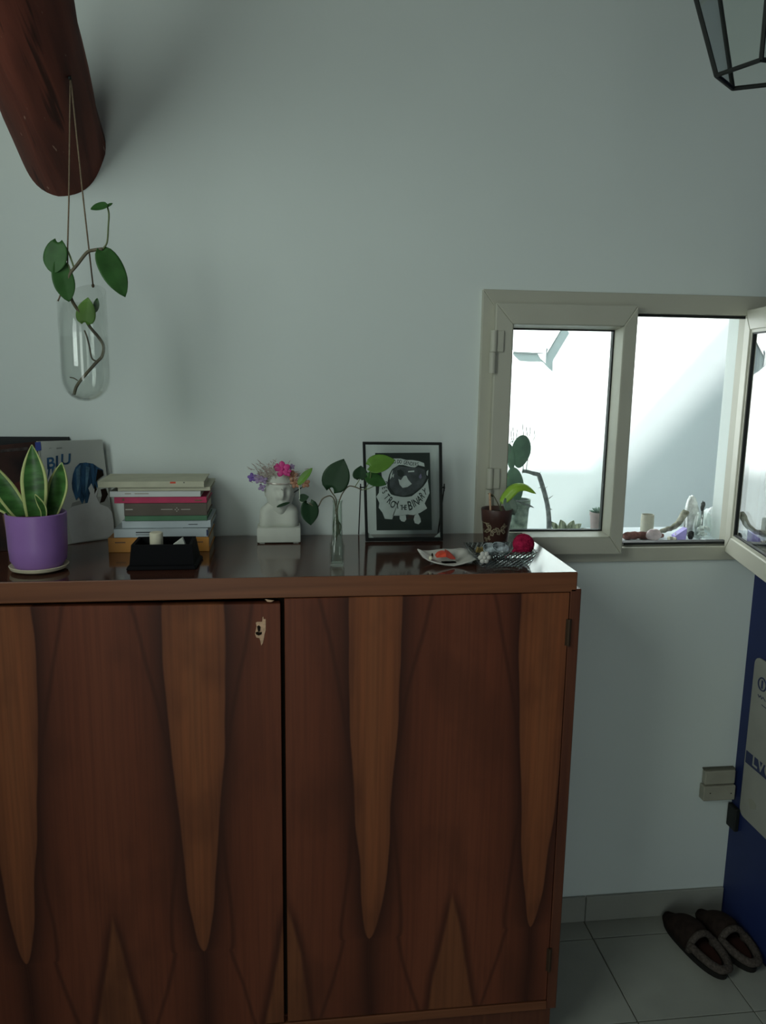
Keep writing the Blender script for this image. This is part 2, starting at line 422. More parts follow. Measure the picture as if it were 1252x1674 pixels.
b = B(); box(b, XR, XR+.1, YF, 0, 0, ZC)
obj('wall_right', b, M['blue'], kind='structure', label='blue painted side wall beside the open window')
b = B(); box(b, XL-.1, -.9, YF-.1, YF, 0, ZC); box(b, 0, XR+.1, YF-.1, YF, 0, ZC); box(b, -.9, 0, YF-.1, YF, 2.1, ZC); obj('wall_front', b, M['dimwall'], kind='structure')  # opening added for the fill lamp
b = B(); box(b, XL-.1, XR+.1, YF-.1, 0, ZC, ZC+.1); obj('ceiling', b, M['ceiling'], kind='structure')
b = B(); box(b, XL-.1, XR+.1, YF-.1, 0, -.1, -.004)
floor = obj('floor', b, M['grout'], kind='structure', label='floor of square greyish beige tiles with dark joints', origin=(0, 0, -.1))
TX, TY0, TW, TH = 0.8365, -.077, .3005, .2855
xs = [TX+TW*i for i in range(-7, 3)]; ys = [TY0+TH] + [TY0-TH*i for i in range(0, 16)]
for i in range(len(xs)-1):
    for j in range(len(ys)-1):
        x0, x1 = max(xs[i], XL), min(xs[i+1], XR); y1, y0 = min(ys[j], -.001), max(ys[j+1], YF)
        if x1-x0 < .01 or y1-y0 < .01: continue
        if y1 < -2.4: continue
        b = B(); box(b, x0+.0016, x1-.0016, y0+.0016, y1-.0016, -.004, 0, .0009); obj('tile', b, M['tile'], floor)
b = B(); box(b, XL, XR, YF, ys[9], -.004, -.0005); obj('tile_field', b, M['tile'], floor)
# skirting: two lengths with a joint as in the corner
sk = empty('baseboard_back', (.9, -.005, 0), kind='structure', label='greyish beige skirting along the foot of the white wall')
for x0, x1 in ((-.97, -.36), (-.36, .248), (.248, .838), (.8395, 1.254)):
    b = B(); box(b, x0, x1-.001, -.010, -.0005, .0005, .078, .0015); obj('skirting_length', b, M['skirt'], sk)

# ---------------------------------------------------------------- window in the back wall
win = empty('window_1', (.852, 0, 1.06), kind='structure', label='cream aluminium window with two casements, right one swung open')
def mitre(x0, x1, z0, z1, w, y0, y1, parent, names, m, bev=.0015, wl=None, wr=None, wt=None, wb=None):
    """four mitred lengths in the local xz plane (given in the parent's local space)"""
    wl, wr, wt, wb = wl or w, wr or w, wt or w, wb or w
    o = [(x0, z0), (x1, z0), (x1, z1), (x0, z1)]; i_ = [(x0+wl, z0+wb), (x1-wr, z0+wb), (x1-wr, z1-wt), (x0+wl, z1-wt)]
    for k in range(4):
        a, c = o[k], o[(k+1) % 4]; d, e = i_[(k+1) % 4], i_[k]
        bm = B(); hexa(bm, [(a[0], y0, a[1]), (c[0], y0, c[1]), (d[0], y0, d[1]), (e[0], y0, e[1]), (a[0], y1, a[1]), (c[0], y1, c[1]), (d[0], y1, d[1]), (e[0], y1, e[1])], bev)
        obj(names[k], bm, m, parent, local=True)
FX0, FX1, FZ0, FZ1 = .476, 1.229, 1.057, 1.7365
ox, oz = .852, 1.06
mitre(FX0-ox, FX1-ox, FZ0-oz, FZ1-oz, .036, -.012, .045, win, ['frame_sill', 'frame_post', 'frame_head', 'frame_post'], M['alu'], wt=.047, wb=.037, wr=.052)
# inner rebate step of the frame and black seal at the head
mitre(FX0+.030-ox, FX1-.046-ox, FZ0+.031-oz, FZ1-.041-oz, .010, .012, .05, win, ['rebate', 'rebate', 'rebate', 'rebate'], M['alu'], .0008)
b = B(); box(b, .51-ox, 1.177-ox, .006, .03, 1.683-oz, 1.6885-oz); obj('seal', b, M['black'], win, local=True)
b = B(); box(b, .88-ox, 1.177-ox, .004, .03, 1.098-oz, 1.104-oz); obj('seal', b, M['black'], win, local=True)

def casement(W, H, hinge_pt, ang, flip, nm):
    """local x from the hinge side to the free side, z up, room face at -y"""
    c = empty('casement', hinge_pt, Matrix.Rotation(ang, 3, 'Z'), win)
    s = -1 if flip else 1
    def X(a, b_): return (s*a, s*b_) if s > 0 else (s*b_, s*a)
    lt = .050
    x0, x1 = X(0, W)
    mitre(x0, x1, 0, H, lt, -.022, .040, c, ['rail', 'stile', 'rail', 'stile'], M['alu'], .0022, wl=.034 if flip else .044, wr=.044 if flip else .034, wt=.050, wb=.046)
    # overlapping flange on the room face, slightly proud
    g0, g1 = X(.044, W-.034)
    # sloped glazing bead
    zi0, zi1 = .046, H-.050
    for (a, b_, nmz) in (((g0, zi0), (g1, zi0), 'b'), ((g1, zi0), (g1, zi1), 'r'), ((g1, zi1), (g0, zi1), 't'), ((g0, zi1), (g0, zi0), 'l')):
        cx, cz = (g0+g1)/2, (zi0+zi1)/2
        def inn(p, k): return (p[0]+(k if p[0] < cx else -k), p[1]+(k if p[1] < cz else -k))
        bm = B(); i0, i1 = inn(a, .007), inn(b_, .007)
        hexa(bm, [(a[0], -.021, a[1]), (b_[0], -.021, b_[1]), (i1[0], .016, i1[1]), (i0[0], .016, i0[1]), (a[0], .036, a[1]), (b_[0], .036, b_[1]), (i1[0], .036, i1[1]), (i0[0], .036, i0[1])])
        obj('glazing_bead', bm, M['alu'], c, local=True)
        bm = B(); j0, j1 = inn(a, .0105), inn(b_, .0105)
        hexa(bm, [(i0[0], .019, i0[1]), (i1[0], .019, i1[1]), (j1[0], .019, j1[1]), (j0[0], .019, j0[1]), (i0[0], .034, i0[1]), (i1[0], .034, i1[1]), (j1[0], .034, j1[1]), (j0[0], .034, j0[1])])
        obj('gasket', bm, M['black'], c, local=True)
    bm = B(); box(bm, g0+.0075, g1-.0075, .024, .030, zi0+.0075, zi1-.0075); obj('pane', bm, M['pane'], c, local=True)
    return c
b = B(); box(b, .5075-.0022-ox, .5075-ox, -.0135, -.012, .035, .640); obj('gap_shade', b, M['black'], win, local=True)  # black strip standing in for the shade between frame and sash
p0 = onY(811, 499, -.034); p1 = onY(1041, 499.6, -.044); pb = onY(1012, 906.7, -.044)
LW = .352
lc = casement(LW, p1.z-pb.z-.001, (p0.x+.001, -.013, pb.z+.001), R_(-1.8), False, 'left')
# hinges of the fixed-looking left casement
for z_hi, z_mid, z_lo, xp in ((540, 575, 610, 803.5), (766, 799, 836, 797)):
    for k, (ya, yb, xx) in enumerate(((z_hi, z_mid, xp+2), (z_mid+1, z_lo, xp-.5))):
        a = onY(xx+3, ya, -.04); c = onY(xx+3, yb, -.04)
        bm = B(); tube(bm, [V(a.x, -.038, a.z), V(a.x, -.038, c.z)], .0085, 14)
        box(bm, a.x, a.x+(.024 if k == 0 else .010), -.041, -.034, c.z, a.z, .001)
        auto(obj('hinge', bm, M['alu'], win))
b = B(); q = onY(1013.5, 893, -.04); q2 = onY(1013.5, 905, -.04)
box(b, q.x-.003, q.x+.003, -.040, -.034, q2.z, q.z); obj('latch_plug', b, M['black'], win)
# the right casement stands open into the room
rc_p = V(1.197, -.012, 1.079)
rc = casement(.362, .624, rc_p, R_(76), True, 'right')
# sill board outside and the reveal
b = B(); box(b, WX0, WX1, .046, T+.14, 1.045, 1.083, .002)
obj('trim_1', b, M['white_out'], kind='structure', label='white outer window sill holding plants and found objects')
# the daylight window in the left wall (out of the frame)
w2 = empty('window_2', (XL-.05, -1.75, 1.5), Matrix.Rotation(R_(90), 3, 'Z'), kind='structure')
mitre(-.9, .9, 0, 1.2, .05, -.02, .03, w2, ['frame_sill', 'frame_post', 'frame_head', 'frame_post'], M['alu'])

d1 = empty('fill_frame', (-.45, YF-.05, 0), kind='structure')  # unseen frame added around the fill lamp's opening
mitre(-.45, .45, 0.002, 2.1, .06, -.03, .03, d1, ['fill_frame_rail', 'fill_frame_stile', 'fill_frame_rail', 'fill_frame_stile'], M['alu'])
# ---------------------------------------------------------------- courtyard outside
CY, CX = 1.2, 2.7
b = B(); box(b, -2.5, CX+.2, CY, CY+.2, -.1, 2.9)
obj('wall_courtyard_back', b, M['white_out'], kind='structure', label='white courtyard wall seen through the window')
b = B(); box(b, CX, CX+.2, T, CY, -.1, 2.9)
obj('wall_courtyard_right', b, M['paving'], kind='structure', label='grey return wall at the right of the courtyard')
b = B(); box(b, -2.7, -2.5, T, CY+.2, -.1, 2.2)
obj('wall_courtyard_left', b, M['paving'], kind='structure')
b = B(); box(b, -2.7, CX+.2, T, CY+.2, -.2, -.1); obj('floor_courtyard', b, M['paving'], kind='structure')
b = B(); box(b, -3.4, -3.2, -8, -.55, -.1, 8); obj('wall_sun_block', b, M['paving'], kind='structure')  # unseen wall added to keep the sun out of the left window
# unseen slab and sheet, outlines projected back from the slanting shadows they throw
ZR = 3.36; ka, kb = SUN_T.x/-SUN_T.z, SUN_T.y/-SUN_T.z
def up_to_caster(x, z, zr): h = zr-z; return Vector((x-ka*h, CY-kb*h, zr))
b = B(); prism(b, [up_to_caster(x, z, ZR) for x, z in ((2.60, 2.285), (2.60, -.4), (-.2, -.4), (-.2, -.51+.0))], (0, 0, .05))
obj('shadow_slab', b, M['white_out'], kind='structure', label='unseen slab shaped to shade the courtyard wall')
M['shade_sheet'] = bpy.data.materials.new('translucent_shade_sheet'); M['shade_sheet'].use_nodes = True
nt = M['shade_sheet'].node_tree; nt.nodes.clear(); o_ = nt.nodes.new('ShaderNodeOutputMaterial'); mx = nt.nodes.new('ShaderNodeMixShader')
t1 = nt.nodes.new('ShaderNodeBsdfTransparent'); t2 = nt.nodes.new('ShaderNodeBsdfDiffuse'); t2.inputs[0].default_value = (.8, .85, .85, 1); mx.inputs[0].default_value = .55
nt.links.new(t1.outputs[0], mx.inputs[1]); nt.links.new(t2.outputs[0], mx.inputs[2]); nt.links.new(mx.outputs[0], o_.inputs[0])
b = B(); zr2 = ZR+.06
prism(b, [up_to_caster(x, z, zr2) for x, z in ((2.60, 2.69), (2.60, -.6), (-1.5, -.6), (-1.5, 1.172), (1.216, 1.172))], (0, 0, .004))
obj('shadow_sheet', b, M['shade_sheet'], kind='structure', label='unseen translucent sheet shaped to half-shade the courtyard wall')
# grey bracket on the far wall
M['galv'] = mat('weathered_grey_metal', (.42, .46, .47), .5, .5)
br = empty('wall_bracket', (1.02, CY-.02, 1.56), label='small grey metal bracket on the far courtyard wall', cat='bracket')
pa, pm, pt, pk = onY(838, 575, CY-.003), onY(886, 577, CY-.003), onY(920, 532, CY-.003), onY(892, 597, CY-.004)
b = B(); tube(b, [pa, pm], .008, 8); obj('bar', b, M['galv'], br)
b = B(); tube(b, [onY(890, 582, CY-.003), pt], .006, 8); obj('brace', b, M['galv'], br)
b = B(); prism(b, [onY(875, 572, CY-.010), onY(893, 566, CY-.010), onY(892, 594, CY-.010), onY(884, 587, CY-.010)], (0, .012, 0)); obj('plate', b, M['galv'], br)

# ---------------------------------------------------------------- roof beam
ax = Vector((-.083, .925, -.37)).normalized(); bc = V(-.484, -.001, 2.015)
e1 = ax.cross(V(0, 0, 1)).normalized(); e2 = e1.cross(ax).normalized(); br_ = .095
b = B(); rings = []; NB = 48; NL = 46
rnd = random.Random(3)
for i in range(NL+1):
    s = -2.75*(i/NL); ring = []
    for k in range(NB):
        a = 2*math.pi*k/NB
        dd = ((math.degrees(a)+98) % 360)                     # ridge just left of the underside
        tri = abs(((dd % 90)/90)-.5)*2                        # 1 on ridges, 0 mid-face
        rr = br_*(.965+.035*tri**2) + .0022*math.sin(s*7+a*3) + .0016*math.sin(s*23+a*5)
        p = bc + ax*s + (e1*math.cos(a) + e2*math.sin(a))*rr
        if i == 0: p = p + ax*((-.001-p.y)/ax.y)
        ring.append(b.verts.new(p))
    rings.append(ring)
for r0, r1 in zip(rings, rings[1:]):
    for k in range(NB): b.faces.new((r0[k], r0[(k+1) % NB], r1[(k+1) % NB], r1[k]))
b.faces.new(rings[0]); b.faces.new(rings[-1])
beam = auto(obj('ceiling_beam', b, M['beam'], kind='structure', label='reddish brown round-edged roof beam running down into the white wall', origin=(-.484, 0, 2.015)), 28)

# ---------------------------------------------------------------- cabinet
ZT = 1.137; CXL, CXR, CF, CB = -.632, .601, -.406, -.008
cab = empty('cabinet', (0, -.2, 0), label='low walnut veneered cabinet with two doors under the hanging plant', cat='cabinet')
b = B(); box(b, CXL, CXR, CF, CB, 1.094, ZT, .0022, seg=2)
for f in b.faces:
    f.material_index = 0 if f.normal.z > .5 else 1
b.normal_update()
for f in b.faces: f.material_index = 0 if abs(f.normal.z) > .6 else 1
obj('top', b, [M['topwood'], M['edgewood']], cab)
for sx in (0, 1):
    x0, x1 = (.588, .611) if sx else (-.642, -.619)
    b = B(); box(b, x0, x1, CF+.0, CB, .098, 1.1005, .0015); obj('side_panel', b, M['sidewood'], cab)
b = B(); box(b, -.619, .588, CB-.012, CB, .10, 1.094); obj('back_panel', b, M['sidewood'], cab)
b = B(); box(b, -.619, .588, -.385, CB-.012, .10, .122); obj('bottom_board', b, M['sidewood'], cab)
b = B(); box(b, -.0165, .0025, -.38, -.03, .122, 1.094); obj('divider', b, M['hole'], cab)
b = B(); box(b, -.619, .588, CF-.001, -.385, .098, .119, .0015); obj('bottom_rail', b, M['edgewood'], cab)
b = B(); box(b, -.63, .600, CF+.006, CB-.02, 0, .098, .001); obj('plinth', b, M['sidewood'], cab)
doorL = empty('door', (-.617, -.40, .122), Matrix.Rotation(R_(0.0), 3, 'Y'), cab)
b = B(); box(b, -.616, -.0115, CF-.001, -.384, .1225, 1.0855, .0012)
# slight sag of the left door: the gap above it opens towards the lock side
for v in b.verts:
    if v.co.z > 1.0: v.co.z -= .0055*(v.co.x+.616)/.6 - .003
dl = obj('door_panel', b, M['veneer'], doorL)
doorR = empty('door', (.586, -.40, .122), None, cab)
b = B(); box(b, -.0035, .5865, CF, -.384, .1225, 1.0925, .0012); obj('door_panel', b, M['veneer'], doorR)
# the veneer pattern must run across both doors: share the cabinet's coordinates
for d_ in (doorL, doorR):
    for ch in d_.children:
        mt = M['veneer'].copy() if d_ is doorL else M['veneer']
        off = WM[d_.name].to_translation()
        tcn = [n_ for n_ in mt.node_tree.nodes if n_.type == 'TEX_COORD'][0]
        mpn = mt.node_tree.nodes.new('ShaderNodeMapping'); mpn.inputs['Location'].default_value = off
        outs = [l for l in mt.node_tree.links if l.from_node == tcn]
        tgt = [l.to_socket for l in outs]
        for t_ in tgt: mt.node_tree.links.new(mpn.outputs[0], t_)
        mt.node_tree.links.new(tcn.outputs['Object'], mpn.inputs[0])
        ch.data.materials[0] = mt
# splintered lock
def dp(px, py, y=CF-.0012): return onY(px, py, y)
chip = [(418, 1018), (420, 1016.5), (428.5, 1016.5), (429, 1009), (430.4, 1008), (431.5, 1013), (433.2, 1011), (434.2, 1013), (434.2, 1030), (432.5, 1036), (431, 1045), (429.5, 1051), (427, 1055), (425.5, 1047), (424, 1043), (419, 1042), (416.8, 1036), (418.5, 1028), (419.5, 1024)]
b = B(); prism(b, [dp(*q) for q in chip], (0, -.0008, 0)); obj('splintered_patch', b, M['rawwood'], doorL, label='pale splintered wood around the lock')
b = B(); prism(b, [dp(x, y, CF-.0022) for x, y in ((420, 1024), (423, 1022), (426, 1024.5), (425, 1032), (422, 1033))], (0, -.0006, 0))
prism(b, [dp(x, y, CF-.0022) for x, y in ((417.3, 1034.5), (420, 1032.5), (424, 1033.5), (428.5, 1033), (427.5, 1037), (423, 1039), (419, 1037.5))], (0, -.0006, 0))
obj('keyhole', b, M['hole'], doorL, label='dark broken keyhole')
b = B(); prism(b, [dp(433, 979.5), dp(437, 983.5), dp(443, 984), dp(448, 981.5)], (0, -.0008, 0)); obj('splintered_patch', b, M['rawwood'], doorL, label='chipped top corner')
for z0, z1 in ((.978, 1.036), (.20, .258)):
    b = B(); tube(b, [V(.5872, CF-.003, z0), V(.5872, CF-.003, z1)], .0035, 10); box(b, .581, .593, CF-.0016, CF, z0, z1)
    auto(obj('hinge', b, M['brass'], doorR))

# ---------------------------------------------------------------- snake plant
pc = onZ(76, 922, ZT); pc = V(pc.x, -.315, ZT)
def wpx(px, Y): return px*(Y-EYE.y)/FPX*1.02
sp = empty('snake_plant', pc, label='snake plant with yellow-edged leaves in a purple pot', cat='potted plant')
b = B(); lathe(b, pc, [(0, .001), (.040, .001), (.054, .006), (.0565, .012), (.055, .013), (.05, .010), (0, .008)], 40); auto(obj('saucer', b, M['cream'], sp, smooth=True))
b = B(); lathe(b, pc, [(0, .0095), (.0455, .0095), (.0475, .014), (.0535, .024), (.0555, .05), (.0575, .117), (.0555, .1185), (.0535, .117), (.052, .108), (0, .108)], 48); auto(obj('pot', b, M['purple'], sp, smooth=True), 50)
b = B(); blob(b, pc+V(0, 0, .1065), (.052, .052, .006), 24, 8, noise=.08, seed=2); obj('soil', b, M['soil'], sp, smooth=True)
def snake(bp, tp, mid, wid, face, nm='leaf'):
    """stiff leaf through three points with a pale margin"""
    pts = spline([bp, mid, tp], 10); n = len(pts); bm = B(); rows = []
    for i, p in enumerate(pts):
        t = i/(n-1); tg = (pts[min(i+1, n-1)]-pts[max(i-1, 0)]).normalized()
        sd = tg.cross(Vector(face)).normalized(); nn = sd.cross(tg).normalized()
        w = wid/2*(0.62+.9*t-.55*t*t)*(1-max(0, (t-.55)/.45)**1.9)+.0006
        row = []
        for s in (-1, -.78, -.45, 0, .45, .78, 1):
            row.append(bm.verts.new(p + sd*(s*w) + nn*(-.30*w*(1-s*s))))
        rows.append(row)
    for r0, r1 in zip(rows, rows[1:]):
        for j in range(6):
            f = bm.faces.new((r0[j], r0[j+1], r1[j+1], r1[j])); f.material_index = 1 if j in (0, 5) else 0
    o = obj(nm, bm, [M['sans'], M['margin']], sp, smooth=True); solid(o, .0022); return o
zs_ = ZT+.105
def at(px, py, Y): return onY(px, py, Y)
bz = lambda dx, dy: V(pc.x+dx, pc.y+dy, zs_)
snake(bz(.002, -.012), at(52, 727, -.325), at(56, 800, -.335), .050, (0.2, -1, .1))
snake(bz(.022, .010), at(101, 756, -.295), at(92, 805, -.298), .044, (-.25, -1, .1))
snake(bz(-.018, -.006), at(-30, 745, -.34), at(18, 815, -.33), .040, (.35, -1, .45))
snake(bz(-.022, .008), at(-45, 790, -.30), at(10, 826, -.315), .034, (.2, -1, .5))
snake(bz(.020, -.022), at(57, 808, -.36), at(70, 832, -.350), .016, (-.3, -1, .2))

# ---------------------------------------------------------------- books standing against the wall
def book(x0, x1, y0, y1, z0, z1, mcov, label, spine='front', group=None, mspine=None, root=None, t=.0022, mpage=None):
    """lying book: spine towards -y; boards above and below the page block"""
    r = root or empty('book', ((x0+x1)/2, (y0+y1)/2, z0), label=label, cat='book', group=group)
    b = B(); tt = min(t, (z1-z0)*.2)
    box(b, x0, x1, y0, y1, z0, z0+tt, .0004); box(b, x0, x1, y0, y1, z1-tt, z1, .0004); box(b, x0, x1, y0-.0008, y0+tt, z0, z1, .0006)
    obj('cover', b, mcov, r)
    b = B(); box(b, x0+.003, x1-.003, y0+tt, y1-.003, z0+tt, z1-tt); obj('pages', b, mpage or M['paper'], r)
    return r
def standing_book(bl, br2, tr, tl, thick, mcov, label, name='book'):
    """upright book leaning on the wall, front cover given by four corners"""
    bl, br2, tr, tl = map(Vector, (bl, br2, tr, tl)); nrm = (br2-bl).cross(tl-bl).normalized()
    if nrm.y > 0: nrm = -nrm
    r = empty(name, (bl+br2)/2, label=label, cat='book')
    bk = -nrm*thick; q = -nrm*.002
    b = B()
    for o0, o1 in ((Vector(), q), (bk-q, bk)):
        hexa(b, [bl+o0, br2+o0, br2+o1, bl+o1, tl+o0, tr+o0, tr+o1, tl+o1], .0004)
    xh = (br2-bl).normalized()
    hexa(b, [bl, bl+xh*.002, bl+xh*.002+bk, bl+bk, tl, tl+xh*.002, tl+xh*.002+bk, tl+bk], .0004)
    obj('cover', b, mcov, r)
    b = B(); iv = lambda p, sx, sz: p+xh*sx+V(0, 0, sz)
    hexa(b, [iv(bl, .003, .003)+q, iv(br2, -.003, .003)+q, iv(br2, -.003, .003)+bk-q, iv(bl, .003, .003)+bk-q,
             iv(tl, .003, -.003)+q, iv(tr, -.003, -.003)+q, iv(tr, -.003, -.003)+bk-q, iv(tl, .003, -.003)+bk-q])
    obj('pages', b, M['paper'], r)
    return r, nrm, xh
M['darkcover'] = mat('dark_brown_cover', (.040, .019, .015), .7, .1, var=.6, scale=14, col2=(.016, .012, .012))
M['whitecover'] = mat('pale_cover', (.44, .46, .42), .5, .35, var=.05, scale=12)
# pale book with the blue lettering
cTL, cTR, cBR, cBL = onY(62, 722, -.030), onY(177, 714, -.020), onZ(187, 880, ZT+.0005), onZ(92, 893, ZT+.0005)
cBL = V(cBL.x, cBL.y, ZT+.0008); cBR = V(cBR.x, cBR.y, ZT+.0008)
b_w = (cBR-cBL); tl_ = onY(62, 722, -.036); tr_ = tl_ + b_w*1.02
tr_ = onY(178, 714.5, tl_.y + b_w.y*1.02)
tr_.y = min(tr_.y, -.026)
n_p = (cBR-cBL).cross(tr_-cBL); d_p = ray(62, 722); tl_ = EYE + d_p*((cBL-EYE).dot(n_p)/d_p.dot(n_p))
bb, nB, xB = standing_book(cBL, cBR, tr_, tl_, .012, M['whitecover'], 'pale book with blue hand lettering and a blue-haired figure, leaning on the wall')
def bilin(q, u, v): bl, br2, tr, tl = q; return (bl*(1-u)+br2*u)*(1-v)+(tl*(1-u)+tr*u)*v
def inv_px(q, px, py):
    """pixel -> point on the plane of the quad q"""
    n_ = (q[1]-q[0]).cross(q[3]-q[0]); d = ray(px, py); return EYE + d*((q[0]-EYE).dot(n_)/d.dot(n_))
qB = (cBL, cBR, tr_, tl_)
def flat(name, polys, q, nrm, m, parent, lift=.0006, th=.0004, **k):
    for pl in polys:
        b = B(); prism(b, [inv_px(q, *p)+nrm*lift for p in pl], nrm*th); o = obj(name, b, m, parent, **k)
    return o
M['inkblue'] = mat('blue_ink', (.03, .09, .17), .5, .3, var=.5, scale=60, stretch=(2, 2, .4), col2=(.012, .03, .06))
M['inkblue2'] = mat('pale_blue_ink', (.10, .20, .28), .5, .3, var=.4, scale=60)
M['inkpale'] = mat('grey_white_ink', (.50, .51, .50), .5, .3, var=.06, scale=30)
M['inkgrey'] = mat('grey_ink', (.27, .28, .26), .5, .3, var=.15, scale=30)
M['spineblue'] = mat('royal_blue_print', (.06, .09, .34), .5, .3)
flat('spine_print', [[(57, 723), (66, 722), (67, 736), (58, 738)]], qB, nB, M['spineblue'], bb)
flat('backdrop_print', [[(112, 842), (118, 822), (150, 812), (176, 812), (183, 838), (172, 850), (150, 848), (130, 850)]], qB, nB, M['inkgrey'], bb, .0004)
flat('hair_print', [[(118, 800), (117, 790), (119, 775), (123, 764), (130, 757), (140, 756), (152, 758), (160, 764), (168, 768), (169, 776), (163, 781), (158, 786), (160, 796), (154, 800), (150, 815), (146, 822), (140, 826), (138, 815), (134, 824), (128, 812), (124, 818)]], qB, nB, M['inkblue'], bb, .0008)
flat('hair_shade_print', [[(159, 767), (167, 769), (169, 777), (162, 782), (156, 788)], [(164, 800), (172, 798), (176, 808), (170, 820), (163, 822), (166, 810)], [(154, 790), (158, 800), (154, 808)]], qB, nB, M['hole'], bb, .0012)
flat('hair_light_print', [[(124, 768), (131, 760), (130, 790), (126, 808)], [(140, 762), (146, 764), (143, 790), (139, 806)]], qB, nB, M['inkblue2'], bb, .0013)
flat('shirt_print', [[(108, 836), (118, 828), (130, 825), (143, 822), (147, 806), (144, 798), (149, 790), (153, 799), (160, 800), (157, 812), (163, 824), (176, 829), (183, 838), (185, 852), (187, 877), (118, 888), (112, 862)]], qB, nB, M['inkpale'], bb, .0010)
# BLU in brushy capitals
def lettering(specs, q_o, xdir, udir, nrm, m, parent, name='lettering', lift=.0008, **k):
    """specs: list of (char, size, point, angle, shear)"""
    b = B(); off = 0
    for ch, size, pt, ang, sh in specs:
        b2 = text_bm(ch, size, sh); rot = Matrix.Rotation(ang, 3, nrm)
        mtx = basis(Vector(pt)+nrm*lift, rot @ xdir, rot @ udir)
        mtx = mtx if mtx.to_3x3().determinant() > 0 else mtx
        merge(b, b2, mat=mtx)
    return obj(name, b, m, parent, **k)
zB = nB.cross(xB).normalized(); zB = zB if zB.z > 0 else -zB
def px_h(q, a, b_): return (inv_px(q, *a)-inv_px(q, *b_)).length
lettering([('B', .036, inv_px(qB, 83, 766), .12, .15), ('L', .036, inv_px(qB, 96, 763), .08, .15), ('U', .034, inv_px(qB, 107, 759), .0, .1)], None, xB, zB, nB, M['inkblue'], bb)
flat('brush_drip_print', [[(79, 764), (82, 762), (80, 775), (77, 784)], [(84, 762), (88, 764), (85, 776)], [(91, 760), (93, 762), (92, 772)]], qB, nB, M['inkblue'], bb)
flat('small_print', [[(80, 732.5), (84, 732), (84, 733), (80, 733.5)], [(92, 732), (101, 731), (101, 733), (92, 734)], [(141, 871), (146, 870), (146, 874), (141, 875)]], qB, nB, M['inkgrey'], bb)
# big dark book further left
dBL, dBR = V(-.640, -.150, ZT+.0008), V(-.505, -.105, ZT+.0008)
dTL, dTR = onY(-28, 731, -.062), onY(60, 721.5, -.042)
dBR = onZ(62, 898, ZT+.0008); dBL = dBR + (dTL-dTR); dBL.z = ZT+.0008
n_p = (dBR-dBL).cross(dTR-dBL); d_p = ray(-28, 731); dTL = EYE + d_p*((dBL-EYE).dot(n_p)/d_p.dot(n_p))
db, nD, xD = standing_book(dBL, dBR, dTR, dTL, .014, M['darkcover'], 'large dark brown picture book leaning on the wall behind the snake plant')
qD = (dBL, dBR, dTR, dTL)
M['tan'] = mat('tan_print', (.17, .09, .05), .5, .3, var=.3, scale=40); M['greyp'] = mat('grey_print', (.055, .045, .042), .7, .1, var=.4, scale=90)
M['maroon'] = mat('maroon_print', (.060, .02, .016), .7, .1, var=.4, scale=30)
flat('tusk_print', [[(4, 842), (12, 836), (22, 852), (24, 862), (17, 886), (16, 903), (13, 902), (11, 880), (8, 862)]], qD, nD, M['tan'], db)
flat('title_print', [[(1, 735), (46, 731), (46, 736), (1, 740)]], qD, nD, M['greyp'], db)
flat('figure_print', [[(24, 790), (40, 784), (54, 790), (58, 830), (40, 850), (22, 838)]], qD, nD, M['maroon'], db, .0005)
# thin black frame edge showing above both books
bar_l, bar_r = onY(-30, 730, -.012), onY(112, 714.6, -.012)
b = B(); box(b, bar_l.x, bar_r.x, -.0085, -.0025, ZT+.001, bar_r.z, .001); 
M['blackboard'] = mat('black_card', (.012, .014, .015), .55, .3)
tag(obj('board', b, M['blackboard']), 'thin black board standing against the wall behind the pale book', 'board')

# ---------------------------------------------------------------- stack of books
YS = -.172
def sx(px, py): return onY(px, py, YS).x
def sz(py, px=265): return onY(px, py, YS).z
M['bk_cream'] = mat('cream_cover', (.52, .51, .38), .6, .3, var=.08, scale=25)
M['bk_white'] = mat('white_cover', (.60, .62, .60), .5, .35, var=.03, scale=25)
M['bk_white2'] = mat('cool_white_cover', (.50, .56, .58), .5, .35, var=.03, scale=25)
M['bk_red'] = mat('crimson_cover', (.48, .03, .10), .5, .35, var=.1, scale=25)
M['bk_brown'] = mat('dark_taupe_cover', (.115, .095, .075), .6, .3, var=.12, scale=25)
M['bk_green'] = mat('green_cover', (.075, .19, .10), .5, .35, var=.1, scale=25)
M['bk_orange'] = mat('orange_cover', (.52, .23, .045), .5, .35, var=.06, scale=25)
M['printdark'] = mat('dark_print', (.05, .055, .065), .6, .2); M['printlight'] = mat('light_print', (.40, .38, .33), .6, .2); M['navy'] = mat('navy_print', (.04, .05, .12), .6, .2)
G = 'books stacked flat on the cabinet'
edges = [902.5, 878.5, 864.5, 852.5, 844, 823, 812.5, 803, 796.5, 786.5]
zz = [sz(e) for e in edges]; zz[0] = ZT
specs = [  # px left, px right, depth, dy, material, label
    (177, 342, .150, .000, 'bk_orange', 'orange paperback at the very bottom of the book stack'),
    (186, 340, .145, .001, 'bk_white2', 'white paperback with navy square on its spine, lying on the orange book'),
    (198, 344, .150, .010, 'bk_white2', 'white paperback with black title line, under the thin green book'),
    (203, 338, .130, .007, 'bk_green', 'thin green paperback in the middle of the book stack'),
    (202, 338, .135, .006, 'bk_brown', 'thick dark taupe book with a small diamond ornament on the spine'),
    (186, 337.5, .135, .004, 'bk_red', 'crimson paperback in the book stack'),
    (179, 328, .140, .001, 'bk_white', 'white paperback lying on the crimson one'),
    (192, 343.5, .140, .003, 'bk_cream', 'thin off-white booklet second from the top of the stack'),
    (160.5, 334, .128, -.004, 'bk_cream', 'cream paperback lying on top of the book stack')]
BK = []
